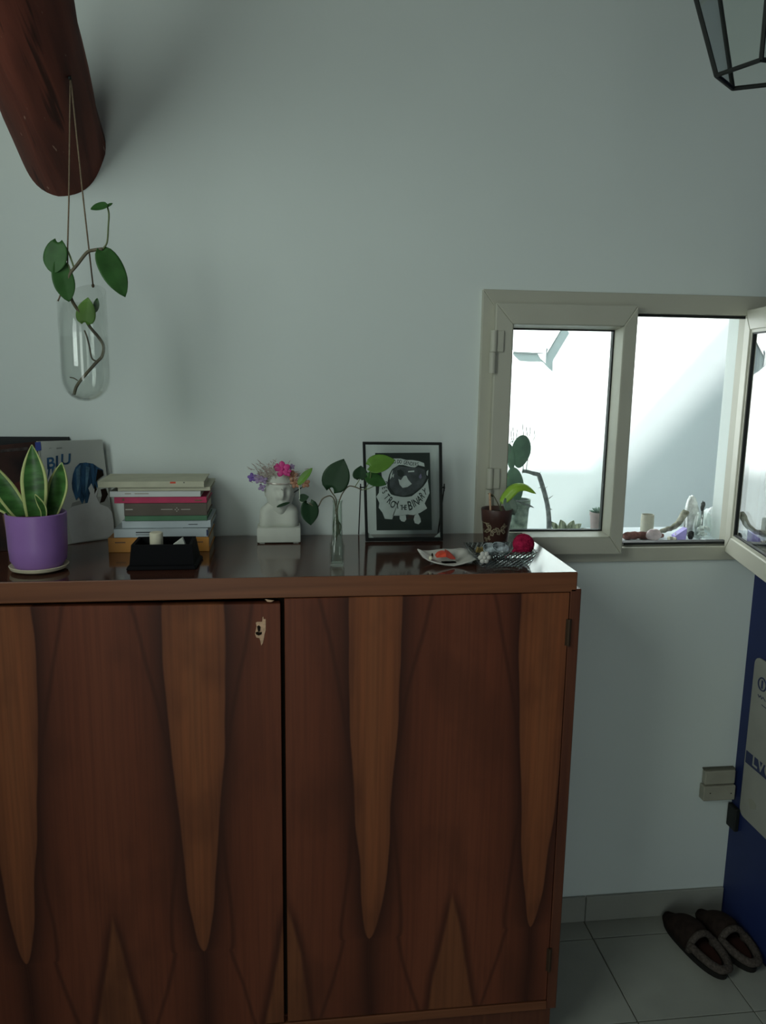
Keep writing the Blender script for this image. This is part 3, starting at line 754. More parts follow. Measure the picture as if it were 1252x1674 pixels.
for i, (a, c, dep, dy, mm, lab) in enumerate(specs):
    z0, z1 = zz[i]+.0002, zz[i+1]-.0002; py = (edges[i]+edges[i+1])/2
    r = book(sx(a, py), sx(c, py), YS+dy, YS+dy+dep, z0, z1, M[mm], lab, group=G); BK.append(r)
def spine_mark(i, rects, m, name='spine_print'):
    yf = YS+specs[i][3]-.0009
    for x0, x1, y0, y1 in rects:
        p, q = onY(x0, y1, yf), onY(x1, y0, yf); b = B(); box(b, p.x, q.x, yf-.0003, yf+.0002, p.z, q.z); obj(name, b, M[m], BK[i])
spine_mark(1, [(222, 256, 869.2, 871.4), (222, 252, 873.5, 874.6)], 'printdark'); spine_mark(1, [(337.5, 339.8, 866, 876)], 'navy')
spine_mark(2, [(299, 340, 862.0, 863.6), (308, 323, 856.6, 857.8)], 'printdark')
spine_mark(0, [(188, 205, 886, 888), (322, 332, 885, 887)], 'tan')
spine_mark(4, [(205, 217, 832, 834), (263, 282, 832, 833.4), (296, 311, 832, 833.4)], 'printlight')
yf = YS+specs[4][3]-.0009; b = B()
for ox_, oy_ in ((0, -2.6), (2.6, 0), (0, 2.6), (-2.6, 0)):
    prism(b, [onY(289+ox_+dx, 833+oy_+dy, yf) for dx, dy in ((0, -1.2), (1.2, 0), (0, 1.2), (-1.2, 0))], (0, -.0004, 0))
obj('diamond_ornament', b, M['printlight'], BK[4])
spine_mark(5, [(200, 203, 815, 819), (318, 330, 817, 819)], 'tan')
spine_mark(6, [(204, 214, 806, 808.2), (220, 243, 806, 808)], 'printlight')
spine_mark(8, [(278, 287, 787.5, 790.5)], 'red'); spine_mark(8, [(300, 301.5, 788, 790)], 'printdark')

# ---------------------------------------------------------------- black box with two pale pieces
zr = onY(265, 890, -.322).z; yb = onZ(272, 877, zr).y
bx = empty('open_box', (-.25, -.30, ZT), label='black open-topped box in front of the book stack', cat='box')
fl, fr_ = onZ(208, 930, ZT), onZ(321, 930, ZT)
X0, X1 = fl.x, fr_.x; tl0, tr0 = onZ(219, 890, zr), onZ(313, 890, zr); tl1, tr1 = onZ(226, 878, zr), onZ(320, 876.5, zr)
b = B(); hexa(b, [(X0, -.338, ZT+.0005), (X1, -.338, ZT+.0005), (X1+.006, yb+.006, ZT+.0005), (X0+.003, yb+.006, ZT+.0005), (X0+.003, -.332, ZT+.009), (X1-.002, -.332, ZT+.009), (X1+.003, yb+.002, ZT+.009), (X0+.006, yb+.002, ZT+.009)], .002)
obj('base', b, M['black_gloss'], bx)
b = B(); b2 = bmesh.new(); k = .0055
lo = [V(X0+.006, -.328, ZT+.009), V(X1-.005, -.328, ZT+.009), V(X1, yb-.003, ZT+.009), V(X0+.009, yb-.003, ZT+.009)]
hi = [V(onY(214, 890, -.326).x, -.326, zr), V(onY(313.5, 890, -.326).x, -.326, zr), V(tr1.x, yb, zr), V(tl1.x, yb, zr)]
cl = sum(lo, Vector())/4; ch_ = sum(hi, Vector())/4
li = [p+(cl-p).normalized()*k*1.4+V(0, 0, .004) for p in lo]; hi2 = [p+(ch_-p).normalized()*k*1.4 for p in hi]
vl = [[b.verts.new(p) for p in L_] for L_ in (lo, hi, hi2, li)]
for A_, C_ in zip(vl, vl[1:]):
    for j in range(4): b.faces.new((A_[j], A_[(j+1) % 4], C_[(j+1) % 4], C_[j]))
b.faces.new(vl[0][::-1]); b.faces.new(vl[-1])
obj('body', b, M['black_gloss'], bx)
zf = ZT+.0135; ym = (-.325+yb)/2
pcyl = onY(256, 892, ym)
b = B(); lathe(b, (pcyl.x, ym, zf), [(0, 0), (.0125, 0), (.0135, .002), (.0135, onY(256, 871, ym).z-zf), (.012, onY(256, 870, ym).z-zf), (0, onY(256, 870, ym).z-zf)], 24)
tag(auto(obj('candle_stub', b, M['ivory'])), 'pale cream stub standing in the black open box', 'candle')
a_, c_, d_2 = onY(282, 891, ym-.004), onY(303, 891, ym-.004), onY(298, 879, ym-.004)
b = B(); pr = [V(a_.x, ym-.004, zf), V(c_.x, ym-.004, zf), V(c_.x, ym-.004, a_.z), V(d_2.x, ym-.004, d_2.z), V(a_.x, ym-.004, a_.z)]
prism(b, pr, (0, .012, 0)); bmesh.ops.bevel(b, geom=b.edges[:], offset=.001, segments=1, affect='EDGES')
tag(obj('plaster_shard', b, M['plasterwhite']), 'whitish angular shard leaning in the black open box', 'shard')

# ---------------------------------------------------------------- plaster bust with flower garland
YBU = -.105
bl, brr = onZ(420, 889.5, ZT), onZ(492, 889.5, ZT); bw = brr.x-bl.x; bcx = (bl.x+brr.x)/2
YB0 = -.104; pxz = lambda px, py, Y: onY(px, py, Y)
bust = empty('bust', (bcx, -.07, ZT), label='small white plaster bust on a square block beside the bud vase', cat='sculpture')
zb1 = pxz(456, 863, YB0).z
b = B(); box(b, bl.x, brr.x, YB0, -.040, ZT+.002, zb1, .004, seg=2)
for dx in (.006, bw-.018): box(b, bl.x+dx, bl.x+dx+.012, YB0+.006, YB0+.018, ZT, ZT+.003)
auto(obj('block', b, M['plasterwhite'], bust))
# shoulders and neck
b = B()
zsh = pxz(456, 832, -.09).z
secs = [(zb1-.001, .0465, .027, -.070), (zb1+.010, .0460, .0275, -.070), (zb1+.022, .0455, .0275, -.070), (zsh-.008, .0445, .027, -.070), (zsh-.001, .0415, .026, -.069), (zsh+.005, .034, .023, -.068), (zsh+.012, .026, .020, -.067), (zsh+.030, .023, .018, -.066)]
rings = []
for z, rx, ry, yy in secs:
    ring = []
    for k in range(32):
        a = 2*math.pi*k/32; ca, sa = math.cos(a), math.sin(a); q = 1/((abs(ca)**3+abs(sa)**3)**(1/3))
        gro = 1.0
        if sa < 0 and z < zsh: gro = 1 - .34*math.exp(-((ca-.0)/.48)**4)          # hollow between the two drapes
        ring.append(b.verts.new((bcx+rx*q*ca, yy+ry*q*sa*gro, z)))
    rings.append(ring)
for A_, C_ in zip(rings, rings[1:]):
    for k in range(32): b.faces.new((A_[k], A_[(k+1) % 32], C_[(k+1) % 32], C_[k]))
b.faces.new(rings[0][::-1]); b.faces.new(rings[-1])
obj('shoulders', b, M['plasterwhite'], bust, smooth=True)
hc = pxz(457.5, 806, -.075); hr = .0335; hh = (pxz(459, 764, -.075).z-pxz(459, 844, -.075).z)/2
def g(u, s): return math.exp(-(u/s)**2)
def face(d, p):
    x, z, fr = d.x, d.z, max(0, -d.y)
    jaw = 1 - .26*max(0, -z-.1); p = Vector((p.x*jaw, p.y, p.z)); f = fr**2
    out = .0085*g(x, .13)*g(z-.02, .2)*(1.0 if z < .18 else .6) + .0035*g(x, .5)*g(z-.30, .11)          # nose, brow
    out -= .0046*(g(x-.34, .15)+g(x+.34, .15))*g(z-.14, .10)                                             # eye sockets
    out += .0022*(g(x-.33, .11)+g(x+.33, .11))*g(z-.13, .05)                                            # eyeballs
    out += .0026*(g(x-.5, .2)+g(x+.5, .2))*g(z+.12, .2)                                                  # cheekbones
    out -= .0030*g(x, .3)*g(z+.27, .05); out += .0032*g(x, .26)*(g(z+.36, .06)+g(z+.50, .06)) - .0026*g(x, .3)*g(z+.43, .03)   # lips
    out += .0040*g(x, .3)*g(z+.72, .16)                                                                  # chin
    p.y -= out*f*1.8
    return p
b = B(); blob(b, (hc.x, -.070, hc.z), (hr, .031, hh), 56, 44, rot=Matrix.Rotation(R_(10), 3, 'Z'), fn=face)
for s in (-1, 1): blob(b, (hc.x+s*.0325, -.066, hc.z+.001), (.004, .0075, .011), 12, 8)
obj('head', b, M['plasterwhite'], bust, smooth=True)
M['hairp'] = mat('plaster_curls', (.50, .51, .45), .8, .2, var=.15, scale=60)
b = B(); rnd = random.Random(5)
for k in range(46):
    a = rnd.uniform(0, 2*math.pi); e = rnd.uniform(.25, 1.35)
    x_, y_ = math.cos(a)*math.cos(e), math.sin(a)*math.cos(e)
    if y_ < -.55 and e < .8: continue
    blob(b, (hc.x+x_*.032, -.068+y_*.030, hc.z+math.sin(e)*hh*.93), (.0062, .0062, .0062), 8, 6, noise=.1, seed=k)
obj('curls', b, M['hairp'], bust, smooth=True)
# garland
gar = empty('flower_garland', (hc.x, -.07, hc.z+hh*.55), label='garland of plastic flowers and glittering tinsel around the bust\'s head', cat='garland')
M['magenta'] = mat('magenta_petal', (.62, .045, .24), .45, .4, var=.15, scale=60); M['violet'] = mat('violet_petal', (.17, .09, .36), .45, .4, var=.15, scale=60)
M['lilac'] = mat('lilac_petal', (.34, .25, .42), .45, .4, var=.15, scale=60); M['peach'] = mat('copper_petal', (.42, .20, .11), .4, .5, var=.3, scale=80)
M['tinsel'] = mat('iridescent_tinsel', (.62, .60, .52), .12, .8, metal=.3, var=.35, scale=90, col2=(.55, .42, .40))
M['olive'] = mat('olive_green_leaf', (.17, .22, .055), .5, .3, var=.2, scale=30)
def flower(px, py, Y, r_px, m, n=5, face=(0, -1, .15), flat_=.35, parent=gar):
    c = onY(px, py, Y); r = r_px*(Y-EYE.y)/FPX; fz = Vector(face).normalized(); fx = V(1, 0, .15); fx = (fx-fz*fx.dot(fz)).normalized(); fy = fz.cross(fx)
    b = B()
    for k in range(n):
        a = 2*math.pi*k/n+.3; d = fx*math.cos(a)+fy*math.sin(a); s_ = fz.cross(d)
        rot = Matrix((d, s_, fz)).transposed()
        blob(b, c+d*r*.52, (r*.52, r*.40, r*.16), 12, 8, rot=rot, noise=.06, seed=k)
    blob(b, c+fz*r*.12, (r*.2, r*.2, r*.2), 10, 6)
    return obj('flower', b, m, parent, smooth=True)
flower(462, 767, -.110, 13, M['magenta'], 5); flower(453.5, 764, -.104, 6.5, M['magenta'], 5); flower(470, 772, -.112, 7, M['magenta'], 4)
flower(412, 780.5, -.085, 7.5, M['violet'], 5); flower(423, 783, -.09, 8, M['lilac'], 5); flower(431, 785, -.095, 7, M['lilac'], 4); flower(428, 797, -.08, 6.5, M['lilac'], 4)
flower(479, 778, -.098, 9, M['peach'], 5); flower(483, 790, -.095, 8.5, M['peach'], 5); flower(499, 790, -.085, 8, M['peach'], 5); flower(477, 763, -.085, 5, M['lilac'], 5)
b = B(); rnd = random.Random(11)
for k in range(220):
    px_ = rnd.choice([rnd.gauss(437, 9), rnd.gauss(437, 9), rnd.gauss(478, 9), rnd.gauss(455, 14)]); py_ = rnd.gauss(774, 6) if px_ < 462 else rnd.gauss(781, 8)
    y_ = rnd.uniform(-.112, -.055); c = onY(px_, py_, y_)
    d = Vector((rnd.gauss((px_-455)/26, .5), rnd.gauss(-.3, .4), rnd.gauss(.75, .5))).normalized(); L_ = rnd.uniform(.008, .019)
    tube(b, [c, c+d*L_*.6, c+d*L_+V(0, 0, -.001)], [.0007, .0009, .0002], 4)
obj('tinsel', b, M['tinsel'], gar, kind='stuff')
b = B(); ring_pts = [V(hc.x+.034*math.cos(a), -.070+.033*math.sin(a), hc.z+hh*.50+.004*math.sin(a)) for a in [2*math.pi*k/24 for k in range(25)]]
tube(b, ring_pts, .0016, 6); obj('wire_ring', b, M['tinsel'], gar)
b = B(); leaf(b, onY(452, 829, -.106), onY(474, 821.5, -.107), .009, (0, -.6, .8), 0, .0, .2, pw=(.5, .5)); solid(obj('leaf', b, M['leaf3'], gar, label='dark green leaf lying across the chin'), .0006)
b = B(); leaf(b, onY(480, 805.5, -.10), onY(495, 796, -.10), .004, (0, -.6, .8), 0, .0, .2, pw=(.5, .5)); solid(obj('leaf', b, M['black'], gar), .0006)

# ---------------------------------------------------------------- bud vase with pothos
YV = -.322; vb = onZ(551, 922, ZT); vc = V(onY(551, 900, YV).x, YV, ZT)
vs = empty('glass_vase', vc, label='slim clear glass bud vase with a square foot standing on the cabinet', cat='vase')
def hz(py, Y=YV, px=551): return onY(px, py, Y).z-ZT
mpx = (YV-EYE.y)/FPX*1.01
M['vglass'] = thin_glass('greenish_clear_glass', (.90, .935, .91), 1.5, .02, .9)
b = B(); h1, h2, h3 = hz(887), hz(879), hz(818)
lathe(b, vc, [(0, .001), (.0125, .001), (.0150, .004), (.0152, h1-.004), (.0140, h1), (.0108, h2), (.0100, (h2+h3)/2), (.0092, h3-.006), (.0108, h3), (.0100, h3+.0005), (.0085, h3-.006), (.0092, (h2+h3)/2), (.0098, h2), (.0125, h1-.003), (.0130, .010), (.0110, .0075), (0, .007)], 40, sq=5)
auto(obj('body', b, M['vglass'], vs, smooth=True), 40)
b = B(); lathe(b, vc, [(0, .0078), (.0105, .0078), (.0125, .011), (.0122, h1-.004), (.0094, h2), (.0088, hz(852)), (0, hz(852))], 32, sq=5); auto(obj('water', b, M['water'], vs, smooth=True), 40)
M['murk'] = mat('murky_root', (.10, .12, .075), .7, .2, var=.4, scale=90)
cut = empty('pothos_cutting', vc+V(0, 0, .012), label='pothos cutting with heart-shaped leaves standing in the bud vase', cat='plant')
A = lambda px, py, dy=0: onY(px, py, YV+dy)
stems = [[A(549, 884), A(553, 860), A(551, 835), A(556, 815, -.002), A(562, 803, -.006), A(570, 795, -.01), A(580, 796, -.012), A(592, 801, -.012)],
         [A(556, 875), A(548, 845), A(550, 822), A(548, 813), A(543, 806), A(538, 798, -.002)],
         [A(552, 850), A(547, 820), A(541, 811), A(533, 812, -.002), A(526, 817, -.004), A(520, 828, -.006), A(513, 828, -.008), A(505, 822, -.01)],
         [A(580, 796, -.012), A(584, 790, -.013), A(588, 783, -.014)], [A(592, 801, -.012), A(602, 799, -.014), A(612, 794, -.016)], [A(597, 800, -.013), A(604, 786, -.018), A(606, 772, -.02), A(603, 764, -.02)]]
for i, st in enumerate(stems):
    b = B(); tube(b, spline(st, 5), .0013 if i in (0, 1, 2) else .0009, 7); obj('stem', b, M['root'] if i < 3 else M['stem'], cut, smooth=True)
b = B(); tube(b, spline([A(505, 822, -.01), A(491, 820, -.012), A(490, 806, -.012), A(489, 793, -.01)], 6), .0011, 6); obj('petiole', b, mat('pale_petiole', (.45, .50, .40), .5, .3), cut, smooth=True, label='pale upright leaf stalk')
b = B()
for k in range(5):
    tube(b, spline([A(548+k*1.6, 880-k*2), A(545+k*3, 860), A(549+k, 840+k*3)], 4), [.0022, .0028, .0012]*3 if False else .0016, 6)
obj('root', b, M['murk'], cut, smooth=True)
def lf(bm_base, tip, wpx_, face, m, heart=.15, droop=0, cup=.1, pw=(.40, .80), parent=cut, Yd=YV, **k):
    b = B(); leaf(b, bm_base, tip, wpx_*(Yd-EYE.y)/FPX*1.03, face, heart, droop, cup, pw=pw, **k); o = obj('leaf', b, m, parent); solid(o, .0006); return o
lf(A(543, 797, -.004), A(562, 750, -.004), 44, (-.1, -1, .15), M['leaf3'], .16, .02)
lf(A(588, 783, -.014), A(590, 761, -.014), 25, (.1, -1, .3), M['leaf3'], .1)
lf(A(604, 762, -.02), A(646, 751, -.022), 32, (-.1, -.85, .55), M['leaf2'], .12, .06)
lf(A(600, 779, -.018), A(632, 792, -.02), 24, (.1, -.85, .5), M['leaf'], .1, .03)
lf(A(505, 824, -.01), A(508, 859, -.014), 30, (.25, -1, .1), M['leaf3'], .22, 0.0)
lf(A(490, 815, -.012), A(505, 812, -.012), 13, (.1, -.9, .4), M['leaf3'], .1)
lf(A(487, 793, -.01), A(510, 764.5, -.008), 13, (-.35, -.8, .4), M['leaf2'], 0, .05, .25, pw=(.5, .6))

# ---------------------------------------------------------------- framed print
fb_l, fb_r = onZ(597.5, 886, ZT), onZ(724, 885, ZT)
ftl, ftr = onY(593, 723, fb_l.y+.004), onY(722, 723.5, fb_r.y+.004)
YF0 = (fb_l.y+fb_r.y)/2
fo = empty('picture_frame', ((fb_l.x+fb_r.x)/2, YF0, ZT), label='black metal floating frame on a stand holding a black and white print', cat='picture frame')
q4 = [V(fb_l.x, YF0, ZT+.0015), V(fb_r.x, YF0-.003, ZT+.0015), onY(722.5, 723.5, YF0+.000), onY(593, 722.5, YF0+.003)]
def fpt(u, v): return bilin((q4[0], q4[1], q4[2], q4[3]), u, v)
nF = (q4[1]-q4[0]).cross(q4[3]-q4[0]).normalized(); nF = nF if nF.y < 0 else -nF
xF = (q4[1]-q4[0]).normalized(); zF = nF.cross(xF); zF = zF if zF.z > 0 else -zF
wF, hF = (q4[1]-q4[0]).length, (q4[3]-q4[0]).length; fw_, ft = .0062, .010
def fl_(u, v, d): return q4[0] + (q4[1]-q4[0])*u*(1-v) + 0*xF + ((q4[3]-q4[0])*v*(1-u) + (q4[2]-q4[0])*0) - nF*d if False else fpt(u, v) - nF*d
uw, vw = fw_/wF, fw_/hF
for (a, c, d, e) in (((0, 0), (1, 0), (1-uw, vw*1.3), (uw, vw*1.3)), ((1, 0), (1, 1), (1-uw, 1-vw), (1-uw, vw*1.3)), ((1, 1), (0, 1), (uw, 1-vw), (1-uw, 1-vw)), ((0, 1), (0, 0), (uw, vw*1.3), (uw, 1-vw))):
    b = B(); hexa(b, [fl_(*a, 0), fl_(*c, 0), fl_(*d, 0), fl_(*e, 0), fl_(*a, ft), fl_(*c, ft), fl_(*d, ft), fl_(*e, ft)], .0006); obj('frame_bar', b, M['metalblack'], fo)
M['pane2'] = thin_glass('frame_glass', (.95, .97, .96), 1.45, 0, .5)
for d0 in (.003,):
    b = B(); hexa(b, [fl_(uw, vw*1.3, d0), fl_(1-uw, vw*1.3, d0), fl_(1-uw, vw*1.3, d0+.001), fl_(uw, vw*1.3, d0+.001), fl_(uw, 1-vw, d0), fl_(1-uw, 1-vw, d0), fl_(1-uw, 1-vw, d0+.001), fl_(uw, 1-vw, d0+.001)]); obj('pane', b, M['pane2'], fo)
qF = tuple(p - nF*.0052 for p in q4)
def FP(px, py): return inv_px(qF, px, py)
M['printblack'] = mat('black_print_paper', (.030, .040, .036), .7, .2, var=.1, scale=20); M['printwhite'] = mat('white_print_ink', (.58, .62, .60), .7, .2, var=.08, scale=60)
M['printmid'] = mat('grey_print_ink', (.085, .095, .10), .7, .2, var=.3, scale=60); M['printviolet'] = mat('violet_grey_ink', (.19, .17, .27), .7, .2)
pr_ = obj('print', prism(B(), [FP(615.5, 867), FP(706, 866.5), FP(702.5, 740), FP(613, 740.5)], nF*.0004), M['printblack'], fo, label='black print with a white ragged ring and lettering')
def fpoly(name, polys, m, lift):
    for pl in polys:
        b = B(); prism(b, [FP(*p)+nF*lift for p in pl], nF*.00012); obj(name, b, m, pr_)
# ragged ring as quads between an outer and inner outline
def ringpoly(outer, inner, m, name, lift):
    b = B(); n_ = len(outer)
    O = [b.verts.new(FP(*p)+nF*lift) for p in outer]; I = [b.verts.new(FP(*p)+nF*lift) for p in inner]
    for k in range(n_-1): b.faces.new((O[k], O[k+1], I[k+1], I[k]))
    return obj(name, b, m, pr_)
outer = [(641, 754), (633, 763), (623, 770), (625, 784), (620, 795), (619, 806), (615, 812), (620, 822), (619, 830), (625, 838), (629, 848), (641, 849), (641, 843), (652, 843), (666, 841), (676, 842), (687, 838), (698, 831), (694, 823), (702, 806), (699, 786), (700, 783)]
inner = [(652, 760), (642, 766), (640, 768), (636, 776), (634, 784), (633, 790), (633, 798), (636, 803), (639, 808), (644, 810), (649, 811), (655, 812), (659, 812.5), (663, 812.5), (668, 812), (673, 811), (677, 808), (682, 804), (687, 800), (692, 795), (697, 788), (699.5, 783)]
ringpoly(outer, inner, M['printwhite'], 'ragged_ring', .0006)
fpoly('ribbon', [[(634, 752), (644, 749.5), (655, 749.5), (664, 752), (674, 752), (685, 754), (693, 757), (694, 763), (690, 762), (684, 760.5), (678, 764), (670, 763), (659, 760), (652, 760), (643, 763), (636, 766)]], M['printwhite'], .00062)
fpoly('swirl_shade', [[(641, 770), (650, 762), (668, 764), (684, 764), (694, 768), (697, 780), (690, 794), (676, 806), (660, 811), (646, 808), (637, 796), (637, 782)]], M['printmid'], .0006)
fpoly('swirl_light', [[(651, 783), (655, 785), (660, 778), (664, 777.5), (667, 784), (673, 791), (666, 796), (658, 797.5), (653, 792)], [(667, 770), (677, 769), (677, 771.5), (667, 772)], [(638, 776), (642, 768), (640, 780), (637, 784)], [(641, 778), (644, 774), (643, 781)], [(697, 771), (700, 768), (699, 778), (697, 776)]], M['printwhite'], .00075)
fpoly('violet_mark', [[(686, 776), (688, 774), (689.5, 780), (687, 783), (684.5, 780)]], M['printviolet'], .00075)
fpoly('dark_stroke', [[(649, 769), (655, 767), (660, 772), (660, 778), (655, 780), (650, 777)]], M['printblack'], .0007)
fpoly('hand_shape', [[(653, 843), (663, 842), (664, 849), (661, 853), (656, 852), (653, 848)], [(676, 849), (678, 842), (683, 839), (687, 847), (688, 853), (684, 857), (678, 855)]], M['printwhite'], .00065)
mF = (YF0-EYE.y)/FPX*1.03
specsL = []
for ch, px_, py_, sz_, ang in (('D', 625.5, 790.5, 8, -78), ('E', 624.5, 798.5, 8, -72), ('S', 625, 806, 9, -60), ('T', 628.5, 815.5, 11, -48), ('R', 634, 822.5, 12.5, -35), ('O', 640.2, 829.5, 12, -20), ('Y', 650.2, 831.3, 12.5, 8),
                               ('B', 671.5, 833.5, 15.5, 14), ('I', 677.5, 829, 13.5, 24), ('N', 682.5, 826, 12.5, 26), ('A', 688, 820.5, 12, 30), ('R', 692, 814.5, 11.5, 34), ('Y', 696, 808.5, 11, 22)):
    specsL.append((ch, sz_*1.38*mF, FP(px_, py_), R_(ang), 0))
for ch, px_, py_ in (('T', 656, 833.5), ('H', 659.3, 833.5), ('E', 663, 833.3)): specsL.append((ch, 9*1.38*mF*.95, FP(px_, py_), 0, 0))
def lettering2(specs, m, parent, name, sx_=.62):
    b = B()
    for ch, size, pt, ang, sh in specs:
        b2 = text_bm(ch, size, sh); b2.transform(Matrix.Diagonal((sx_, 1, 1, 1)))
        rot = Matrix.Rotation(ang, 3, nF); x_, u_ = rot @ xF, rot @ zF
        merge(b, b2, mat=basis(Vector(pt)+nF*.00085, x_, u_))
    return obj(name, b, m, parent)
lettering2(specsL, M['printblack'], pr_, 'lettering')
top_l = []
for ch, px_, py_, ang in (('N', 641.6, 758.2, 20), ('O', 645.6, 757, 14), ('D', 651, 757, 4), ('O', 654.5, 757.2, 0), ('G', 661, 758.5, -6), ('E', 664.4, 759, -6), ('N', 668, 759.8, -8), ('D', 672, 760.6, -10), ('E', 675.4, 761, -8), ('R', 679, 761.3, -8), ('S', 682.6, 761.2, -4)):
    top_l.append((ch, 6.2*1.38*mF, FP(px_, py_+.4), R_(ang), 0))
lettering2(top_l, M['printblack'], pr_, 'small_lettering')
# print rests on a pale strip with photo corners; stand with wing knobs
M['strip'] = mat('pale_paper_corner', (.44, .47, .45), .7, .2)
for tri in ([FP(600, 881.5), FP(614, 881.5), FP(600, 869)], [FP(720.5, 880.5), FP(707, 881), FP(719.5, 869)]):
    b = B(); prism(b, tri, nF*.0003); obj('photo_corner', b, M['strip'], fo)
for s in (0, 1):
    px_ = 590 if s == 0 else 727; kx = onY(px_, 797 if s == 0 else 799, YF0-.004)
    b = B(); e_ = fpt(s, .545) - nF*.005; tube(b, [e_, V(kx.x, e_.y, e_.z)], .0016, 8); blob(b, (kx.x, e_.y, e_.z), (.0022, .0045, .0045), 10, 8)
    box(b, kx.x-.0012, kx.x+.0012, e_.y-.002, e_.y+.002, e_.z-.009, e_.z+.009, .0005); auto(obj('wing_knob', b, M['metalblack'], fo))
    foot = onZ(586 if s == 0 else 728, 873.5, ZT) if s == 0 else V(onZ(586, 873.5, ZT).x+ (kx.x-onY(590, 797, YF0-.004).x), onZ(586, 873.5, ZT).y, ZT)
    foot.y = min(foot.y, -.012)
    b = B(); tube(b, [V(kx.x, e_.y, e_.z), V(foot.x, foot.y, ZT+.0012)], .0014, 8); obj('stand_leg', b, M['metalblack'], fo)
    if s == 0: f0 = foot.copy()

# ---------------------------------------------------------------- white leaf-shaped dish
YD = -.322; dc = onZ(731, 918, ZT); dc = V(dc.x, -.318, ZT)
outl = [(683, 897), (689, 899.5), (700, 900), (712, 898.5), (724, 897), (737, 897.5), (746, 896.5), (752, 895.5), (758, 896), (766, 898), (770, 903), (778, 905), (780, 912), (771, 916), (757, 920.5), (742, 924), (726, 922), (712, 919), (701, 915.5), (692, 911), (687, 905)]
rim = []
for i, (px_, py_) in enumerate(outl):
    front = i >= 12
    yy = -.352 + .004*math.sin(i) if 13 <= i <= 17 else (-.335 if i in (0, 12, 18, 19, 20) else -.285 + .004*math.sin(i*2))
    rim.append(onY(px_, py_, yy))
dish = empty('dish', dc, label='white leaf-shaped dish with a ruffled rim beside the glass tray', cat='dish')
b = B(); cen = sum(rim, Vector())/len(rim); n_ = len(rim); foot_r = []
lv = []
for t in (1.0, .8, .55, .3):
    row = []
    for p in rim:
        zt = ZT+.003 + (p.z-ZT-.003)*max(0, (t-.3)/.7)**1.3
        row.append(b.verts.new((dc.x+(p.x-dc.x)*t, dc.y+(p.y-dc.y)*t, max(zt, ZT+.0025))))
    lv.append(row)
for A_, C_ in zip(lv, lv[1:]):
    for k in range(n_): b.faces.new((A_[k], A_[(k+1) % n_], C_[(k+1) % n_], C_[k]))
b.faces.new(lv[-1])
do = obj('bowl', b, M['ceramic'], dish, smooth=True); md = do.modifiers.new('thickness', 'SOLIDIFY'); md.thickness = .0024; md.offset = 1

b = B(); lathe(b, (dc.x, dc.y, ZT), [(0, 0), (.018, 0), (.0165, .003), (0, .003)], 20); obj('foot', b, M['ceramic'], dish)
# red paper pieces and pale folds in the dish
def D(px, py, y): return onY(px, py, y)
b = B(); prism(b, [D(713, 912, -.33), D(714, 908.5, -.33), D(718, 904.5, -.33), D(724, 902.5, -.325), D(729, 903, -.325), D(730, 911, -.33)], (0, .018, 0)); bmesh.ops.bevel(b, geom=b.edges[:], offset=.0012, segments=1, affect='EDGES')
tag(obj('wax_piece', b, M['red']), 'bright orange-red piece lying left in the white dish', 'wax piece')
b = B(); prism(b, [D(729.5, 911, -.328), D(729, 900, -.326), D(735, 902.5, -.324), D(744, 911, -.325), D(745, 915, -.329), D(736, 914, -.329)], (0, .016, 0)); bmesh.ops.bevel(b, geom=b.edges[:], offset=.0010, segments=1, affect='EDGES')
tag(obj('wax_piece', b, M['darkred']), 'darker red angular piece in the middle of the white dish', 'wax piece')
b = B(); p_ = D(704, 912, -.33); blob(b, p_+V(0, 0, -.0005), (.004, .004, .005), 12, 8, noise=.15, seed=4); tag(obj('pebble', b, M['ivory'], smooth=True), 'tiny whitish pebble at the left of the white dish', 'pebble')
b = B(); p_ = D(706.5, 907, -.327); blob(b, p_+V(0, 0, -.002), (.0022, .0022, .006), 10, 8, noise=.1, seed=6); tag(obj('seed', b, M['hole'], smooth=True), 'small black seed beside the pebble in the white dish', 'seed')

